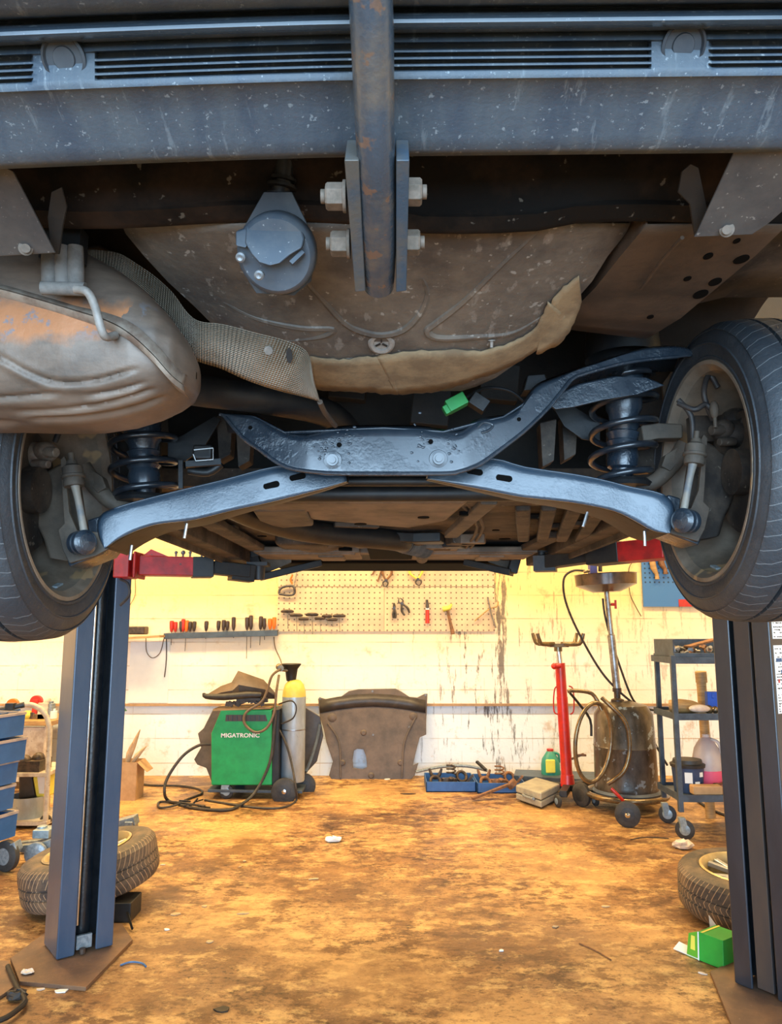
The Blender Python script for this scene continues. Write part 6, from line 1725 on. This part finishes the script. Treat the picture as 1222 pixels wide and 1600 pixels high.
for px, y0, y1, lb in bins:
    A = P(px, y0, 4.72); B = P(px, y1, 4.72)
    w_ = .50; dz = A.z - B.z; dp = .34
    e1 = V(-.30, -.95, 0).normalized(); e2 = V(-.95, .30, 0).normalized()
    z0 = B.z; t = thing('parts_bin', lb, 'bin', tuple(V(A.x, A.y, z0) + e1 * .18), group='blue bins on the trolley')
    Bo = V(A.x - .002, A.y, z0); To = V(A.x, A.y, A.z)
    def c4(o, i_, s): return [o + e1 * i_ + e2 * i_, o + e1 * (w_ - i_) + e2 * i_, o + e1 * (w_ - i_) + e2 * (dp - i_), o + e1 * i_ + e2 * (dp - i_)]
    b4 = c4(Bo, .003, 0); t4 = c4(To, 0, 0); ti = c4(To, .008, 0); bi = [p + V(0, 0, .006) for p in c4(Bo, .02, 0)]
    m = MB(); m.add(b4 + t4 + ti + bi, [(0, 1, 2, 3)] + [(i, (i + 1) % 4, 4 + (i + 1) % 4, 4 + i) for i in range(4)] + [(4 + i, 4 + (i + 1) % 4, 8 + (i + 1) % 4, 8 + i) for i in range(4)] + [(8 + i, 8 + (i + 1) % 4, 12 + (i + 1) % 4, 12 + i) for i in range(4)] + [(12, 13, 14, 15)])
    m.build('bin_body', m_bin, t)
    m = MB()
    for i in range(4): m.bar(t4[i], t4[(i + 1) % 4], .018, .014)
    m.build('bin_rim', m_binlip, t)
    q_ = [V(0, 0, 0)]
    cc = Bo + e1 * .22 + e2 * .16 + V(0, 0, .03)
    m = MB(); 
    for k in range(6): m.box(cc + V(random.uniform(-.07, .07), random.uniform(-.08, .08), random.uniform(0, .03)), (.06, .03, .03), random.uniform(0, 3))
    m.build('small_stock', m_parts, label='mixed small parts inside the ' + lb, cat='small parts', kind='stuff')
# tools lying over the top bin
MB().bar(P(0, 1118, 4.75), P(32, 1108, 4.80), .05, .012).build('bin_rack_top', m_shelf, label='flat dark steel strip lying above the top blue bin', cat='strip')
MB().cyl(P(-8, 1112, 4.8), P(38, 1101, 4.85), .018, n=12).box(P(17, 1105, 4.82), (.05, .05, .05)).build('air_ratchet', m_blk, label='black ratchet tool lying on top of the blue bins', cat='ratchet')
# white tube frame cart
YF = 5.55
t = thing('frame_cart', 'cream painted tube frame cart behind the blue bins', 'cart', (P(70, 1290, YF).x, YF, 0))
MB().tube([P(40, 1101, YF), P(52, 1102, YF), P(66, 1110, YF), P(74, 1124, YF), P(77, 1145, YF), P(75, 1200, YF), P(71, 1288, YF)], .018, 14, 5).build('hoop', m_cream, t)
MB().tube([P(40, 1101, YF + .4), P(52, 1103, YF + .4), P(66, 1111, YF + .4), P(74, 1124, YF + .4), P(77, 1145, YF + .4), P(76, 1200, YF + .4), P(74, 1270, YF + .4)], .018, 14, 5).build('hoop', m_cream, t)
for y in (1210, 1286):
    a = P(-10, y, YF); b = P(75, y, YF)
    MB().box(((a.x + b.x) / 2, YF + .2, a.z), (b.x - a.x, .44, .028)).build('cart_shelf', m_cream, t, bevel=.003)
for x in (-2.75, P(66, 1290, YF).x): castor((x, YF + .05, .04), .04, .03, t)
MB().prism([P(x, y, YF + .12) for x, y in ((28, 1211), (50, 1211), (55, 1246), (28, 1252))], (0, .2, 0)).build('brown_bag', m_bagblk, label='dark brown bag hanging inside the cream frame cart', cat='bag', bevel=.02)
MB().prism([P(x, y, YF + .10) for x, y in ((50, 1212), (74, 1210), (76, 1246), (56, 1248))], (0, .15, 0)).build('oil_can', m_yellow, label='yellow canister with pale label in the cream frame cart', cat='canister', bevel=.02)
MB().prism([P(x, y, YF + .095) for x, y in ((58, 1213), (70, 1212), (70, 1240), (61, 1240))], (0, .004, 0)).build('canister_paper', m_white, label='pale paper label leaning on the yellow canister', cat='paper')
a = P(42, 1283, YF + .15)
t = thing('steel_pot', 'grey steel pot on the bottom shelf of the cream frame cart', 'pot', tuple(a + V(0, 0, -.0)))
MB().lathe([(0, 0), (.12, 0), (.13, .02), (.135, .16), (.13, .16), (.12, .02), (0, .015)], a + V(0, 0, .02), n=32, cap=False).build('pot_body', m_cyl, t)
MB().box(P(44, 1196, YF + .1), (.25, .2, .09)).sphere(P(60, 1185, YF + .1), .045, 12, 8).sphere(P(38, 1190, YF + .05), .05, 12, 8).build('parts_heap', m_parts, label='heap of brown parts on the upper shelf of the frame cart', cat='parts', kind='stuff')
# workbench along the wall with clutter
YT = 6.75
zt = P(60, 1131, YT).z
t = thing('workbench', 'wooden workbench against the back wall at the left', 'workbench', (-3.5, YT + .25, 0))
MB().box((-3.75, YT + .33, zt), (1.6, .62, .04)).build('bench_top', m_wood, t, bevel=.004)
for x in (-4.5, -3.0): MB().box((x, YT + .08, zt / 2 - .01), (.05, .05, zt - .03)).build('leg', m_cream, t)
for i, (x0, x1) in enumerate(((-3.35, -3.02), (-3.70, -3.37), (-4.4, -3.75))):
    MB().box(((x0 + x1) / 2, YT + .1, zt - .27), (x1 - x0, .03, .46)).build('cupboard_door', m_cream, t, bevel=.003)
cl = [(20, 1103, 'orange-red grinding disc', m_orange, 'disc'), (57, 1098, 'red grinding machine head', m_redh, 'grinder'), (70, 1103, 'pale machine body', m_cream, 'machine'), (80, 1104, 'grey cylindrical motor', m_jackgrey, 'motor'), (42, 1113, 'yellow ball-like knob', m_yellow, 'knob'), (53, 1118, 'dark upright tin', m_darkh, 'tin'), (62, 1120, 'brass-coloured lock', m_brass, 'fitting'), (83, 1116, 'white spray can', m_white, 'can'), (45, 1124, 'short yellow roll', m_yellow, 'roll'), (72, 1122, 'brown wooden block', m_card, 'block')]
for px, py, lb, mt, ct in cl:
    p = P(px, py, YT + .2); 
    z0 = zt + .02
    hh = max(.03, p.z - z0 + .03)
    m = MB()
    if ct in ('disc', 'grinder'):
        m.cyl(V(p.x, p.y - .02, z0 + hh - .02), V(p.x, p.y + .02, z0 + hh - .02), .055, n=20).box(V(p.x, p.y, z0 + hh / 2), (.05, .06, hh))
    elif ct in ('can', 'tin', 'motor'): m.cyl(V(p.x, p.y, z0), V(p.x, p.y, z0 + hh), .035, n=16).cyl(V(p.x, p.y, z0 + hh), V(p.x, p.y, z0 + hh + .02), .02, n=12)
    elif ct in ('knob', 'roll'): m.sphere(V(p.x, p.y, z0 + .035), .036, 14, 10).cyl(V(p.x, p.y, z0), V(p.x, p.y, z0 + .02), .02, n=10)
    else: m.box(V(p.x, p.y, z0 + hh / 2), (.09, .08, hh)).cyl(V(p.x, p.y, z0 + hh), V(p.x + .05, p.y, z0 + hh + .02), .02, n=10)
    m.build(ct + '_on_bench' if False else {'disc': 'grinding_disc', 'grinder': 'bench_grinder', 'machine': 'bench_machine', 'motor': 'electric_motor', 'knob': 'brass_ball', 'tin': 'dark_tin', 'fitting': 'brass_lock', 'can': 'spray_can', 'roll': 'tape_roll', 'block': 'wood_block'}[ct], mt, label=lb + ' among the clutter on the workbench', cat=ct, bevel=.004)
# trolley jack behind the left column
t = thing('trolley_jack', 'hammered grey trolley jack on the floor behind the left-hand lift column', 'jack', tuple(G(120, 1360)))
YK = 4.75
MB().prism([P(x, y, YK) for x, y in ((27, 1322), (60, 1318), (90, 1308), (90, 1340), (60, 1336), (30, 1332))], (0, .05, 0)).build('side_frame', m_jackgrey, t, bevel=.004)
MB().prism([P(x, y, YK + .2) for x, y in ((27, 1317), (60, 1313), (90, 1303), (90, 1335), (60, 1331), (30, 1327))], (0, .05, 0)).build('side_frame', m_jackgrey, t, bevel=.004)
a = P(90, 1318, YK); b = P(205, 1287, YK)
MB().bar(a + V(0, .1, 0), b + V(0, .1, 0), .09, .055).build('lifting_arm', m_jackgrey, t, bevel=.005)
MB().box(P(205, 1294, YK + .1), (.05, .12, .10)).cyl(P(209, 1296, YK + .06), P(206, 1312, YK + .06), .012, n=10).build('saddle', m_jackgrey, t, bevel=.006)
MB().box(P(197, 1308, YK + .12), (.05, .05, .11)).build('arm_post', m_rusty, t, bevel=.004)
castor(V(P(57, 1338, YK - .02).x, YK - .03, .065), .065, .04, t, rim=m_jackgrey, mt=m_jackgrey)
MB().box(P(70, 1300, YK + .1), (.10, .12, .05)).cyl(P(66, 1296, YK + .1), P(66, 1290, YK + .1), .03, n=14).build('hydraulic_unit', m_cast, t, bevel=.006)
castor((P(203, 1310, YK + .1).x, YK + .1, .055), .055, .10, t, mt=m_jackgrey)
# pole and box right of the column
YS = 6.6
p = P(187, 1240, YS)
t = thing('lamp_stand', 'pale upright stand with small green top beside the left-hand lift column', 'stand', (p.x, YS, 0))
MB().cyl(V(p.x, YS, .06), P(187, 1112, YS), .022, n=14).build('stand_pole', m_white, t)
MB().lathe([(0, 0), (.11, 0), (.10, .02), (.03, .05), (0, .06)], (p.x, YS, 0), n=24).build('stand_foot', m_blk, t)
MB().lathe([(0, 0), (.06, 0), (.045, .02), (.012, .04), (0, .04)], P(187, 1111, YS), n=20).build('green_cap', m_greenleaf, t)
a = P(201, 1227, YS - .1)
t = thing('carton_bin', 'open cardboard carton standing right of the pale stand', 'carton', (a.x, YS - .1, 0))
zc_ = P(200, 1188, YS - .1).z
m = MB()
for sx_, sy_, dx, dy in ((0, -1, .22, .006), (0, 1, .22, .006), (-1, 0, .006, .2), (1, 0, .006, .2)):
    m.box((a.x - .02 + sx_ * .11, YS - .1 + sy_ * .1, zc_ / 2), (dx, dy, zc_))
m.box((a.x - .02, YS - .1, .004), (.22, .2, .008)).build('carton_wall', m_card, t)
MB().prism([V(a.x + .09, YS - .2, zc_), V(a.x + .09, YS, zc_), V(a.x + .17, YS - .02, zc_ - .08), V(a.x + .17, YS - .18, zc_ - .08)], (.002, 0, .003)).build('carton_flap', m_card, t)
for k, (x0, y0, x1, y1) in enumerate(((198, 1190, 219, 1140), (200, 1195, 229, 1166), (196, 1195, 207, 1160))):
    MB().tube([P(x0, y0 + 8, YS - .1), P((x0 + x1) / 2, (y0 + y1) / 2, YS - .12), P(x1, y1, YS - .14)], [.012, .022, .004], 8, 2).build('wood_stick', m_chip, label=['longest splintered stick poking up out of the cardboard carton', 'short splintered stick leaning right out of the carton', 'straight short stick at the left in the cardboard carton'][k], cat='stick')
# lower left corner: board with strap
pts = [G(x, y) for x, y in ((-60, 1530), (0, 1505), (14, 1506), (28, 1542), (-40, 1590), (-90, 1570))]
MB().prism(pts, (0, 0, .012)).build('floor_board', m_plate, label='brown steel plate lying at the lower left corner of the floor', cat='plate', bevel=.002)
MB().tube([G(12, 1510, .02), G(28, 1545, .02), G(38, 1560, .02), G(36, 1570, .02), G(10, 1590, .02), G(-20, 1600, .02)], .010, 8, 3).build('bent_frame_rod', m_blackmat, label='black bent strap at the lower left corner of the floor', cat='strap')
crumple(25, 1562, .03, 'rubber_lump', 'small dark rubber lump inside the bent strap', m_blk, 'lump')

# ---- litter on the floor
lit = [('wood_chip', 490, 1374, .055, .012, .35, m_chip, 'pale narrow scrap with a dark end in mid floor', 'scrap'), ('wood_chip', 276, 1429, .05, .018, .2, m_chip, 'tan wood chip between wheel and floor middle', 'chip'), ('wood_chip', 320, 1417, .03, .02, 1.2, m_chip, 'small yellowish chip right of the tilted wheel', 'chip'),
       ('wood_chip', 380, 1428, .05, .012, .1, m_chip, 'flat brownish sliver right of the small chips', 'sliver'), ('cigarette_end', 260, 1453, .025, .012, -.2, m_white, 'short white stub near the left base plate', 'stub'), ('wood_chip', 328, 1472, .04, .016, .1, m_chip, 'pale flake in front of the small chips', 'flake'),
       ('wood_chip', 382, 1346, .018, .014, .9, m_chip, 'light crumb left of centre on the dark stain', 'crumb'), ('wood_chip', 375, 1355, .018, .014, .3, m_card, 'orange crumb beside the light crumb on the stain', 'crumb'), ('paper_scrap', 783, 1486, .022, .012, .3, m_white, 'small white paper scrap in the right half of the floor', 'scrap'),
       ('metal_piece', 868, 1449, .028, .018, .2, m_steel, 'small shiny metal piece right of floor centre', 'metal piece'), ('wood_chip', 945, 1417, .04, .014, 0, m_chip, 'yellowish chip above the shiny metal piece', 'chip'), ('paper_scrap', 95, 1550, .06, .016, .1, m_white, 'white paper shred at the front edge of the left base plate', 'shred'),
       ('paper_scrap', 62, 1547, .035, .012, .2, m_paper, 'cream paper shred left of the white one by the base plate', 'shred'), ('paper_scrap', 254, 1340 + 12, .03, .008, .1, m_paper, 'thin pale strip on the floor right of the tilted wheel', 'strip'), ('oil_clot', 347, 1578, .05, .03, .5, m_blackmat, 'dark oil clot near the bottom of the floor left of centre', 'clot'),
       ('wood_chip', 1098, 1522, .03, .008, -.6, m_paper, 'pale splinter in front of the green carton', 'splinter'), ('wood_chip', 1127, 1331, .015, .01, .3, m_chip, 'tiny pale chip left of the right-hand column', 'chip'), ('wood_chip', 605, 1218, .05, .03, .4, m_white, 'white flake on the floor at the foot of the undertray', 'flake'), ('metal_piece', 637, 1238 + 3, .10, .03, 0, m_parts, 'flat dark metal strip on the floor before the undertray', 'strip')]
for nm, px, py, a, b, r_, mt, lb, ct in lit:
    a *= .62; b *= .6
    g = G(px, py); m = MB(); n = 7
    out = []
    for k in range(n):
        an = 2 * PI * k / n
        x = math.cos(an) * a * random.uniform(.5, 1.15); y = math.sin(an) * b * random.uniform(.5, 1.15) * 1.6
        out.append(V(g.x + x * math.cos(r_) - y * math.sin(r_), g.y + x * math.sin(r_) + y * math.cos(r_), .001))
    m.prism(out, (0, 0, .004)); m.build(nm, mt, label=lb, cat=ct, smooth=False)
MB().tube([G(188, 1508, .005), G(205, 1503, .006), G(222, 1505, .006), G(228, 1510, .005)], .004, 8, 4).build('cable_tie', m_bluetool, label='light blue plastic strip on the floor beside the left base plate', cat='strip')
MB().tube([G(905, 1474, .004), G(930, 1485, .004), G(955, 1500, .004)], .003, 6, 3).build('thin_twig', m_rusty, label='thin dark twig lying in the right half of the floor', cat='twig')
MB().tube([G(985, 1312, .004), G(1010, 1308, .004), G(1045, 1310, .004)], .003, 6, 3).build('thin_wire', m_hose, label='thin dark wire on the floor left of the cart castor', cat='wire')
crumple(42, 1498 + 30, .02, 'paper_ball', 'small crumpled white paper on the left base plate', m_paper, 'paper', flat=.4).location.z = .017
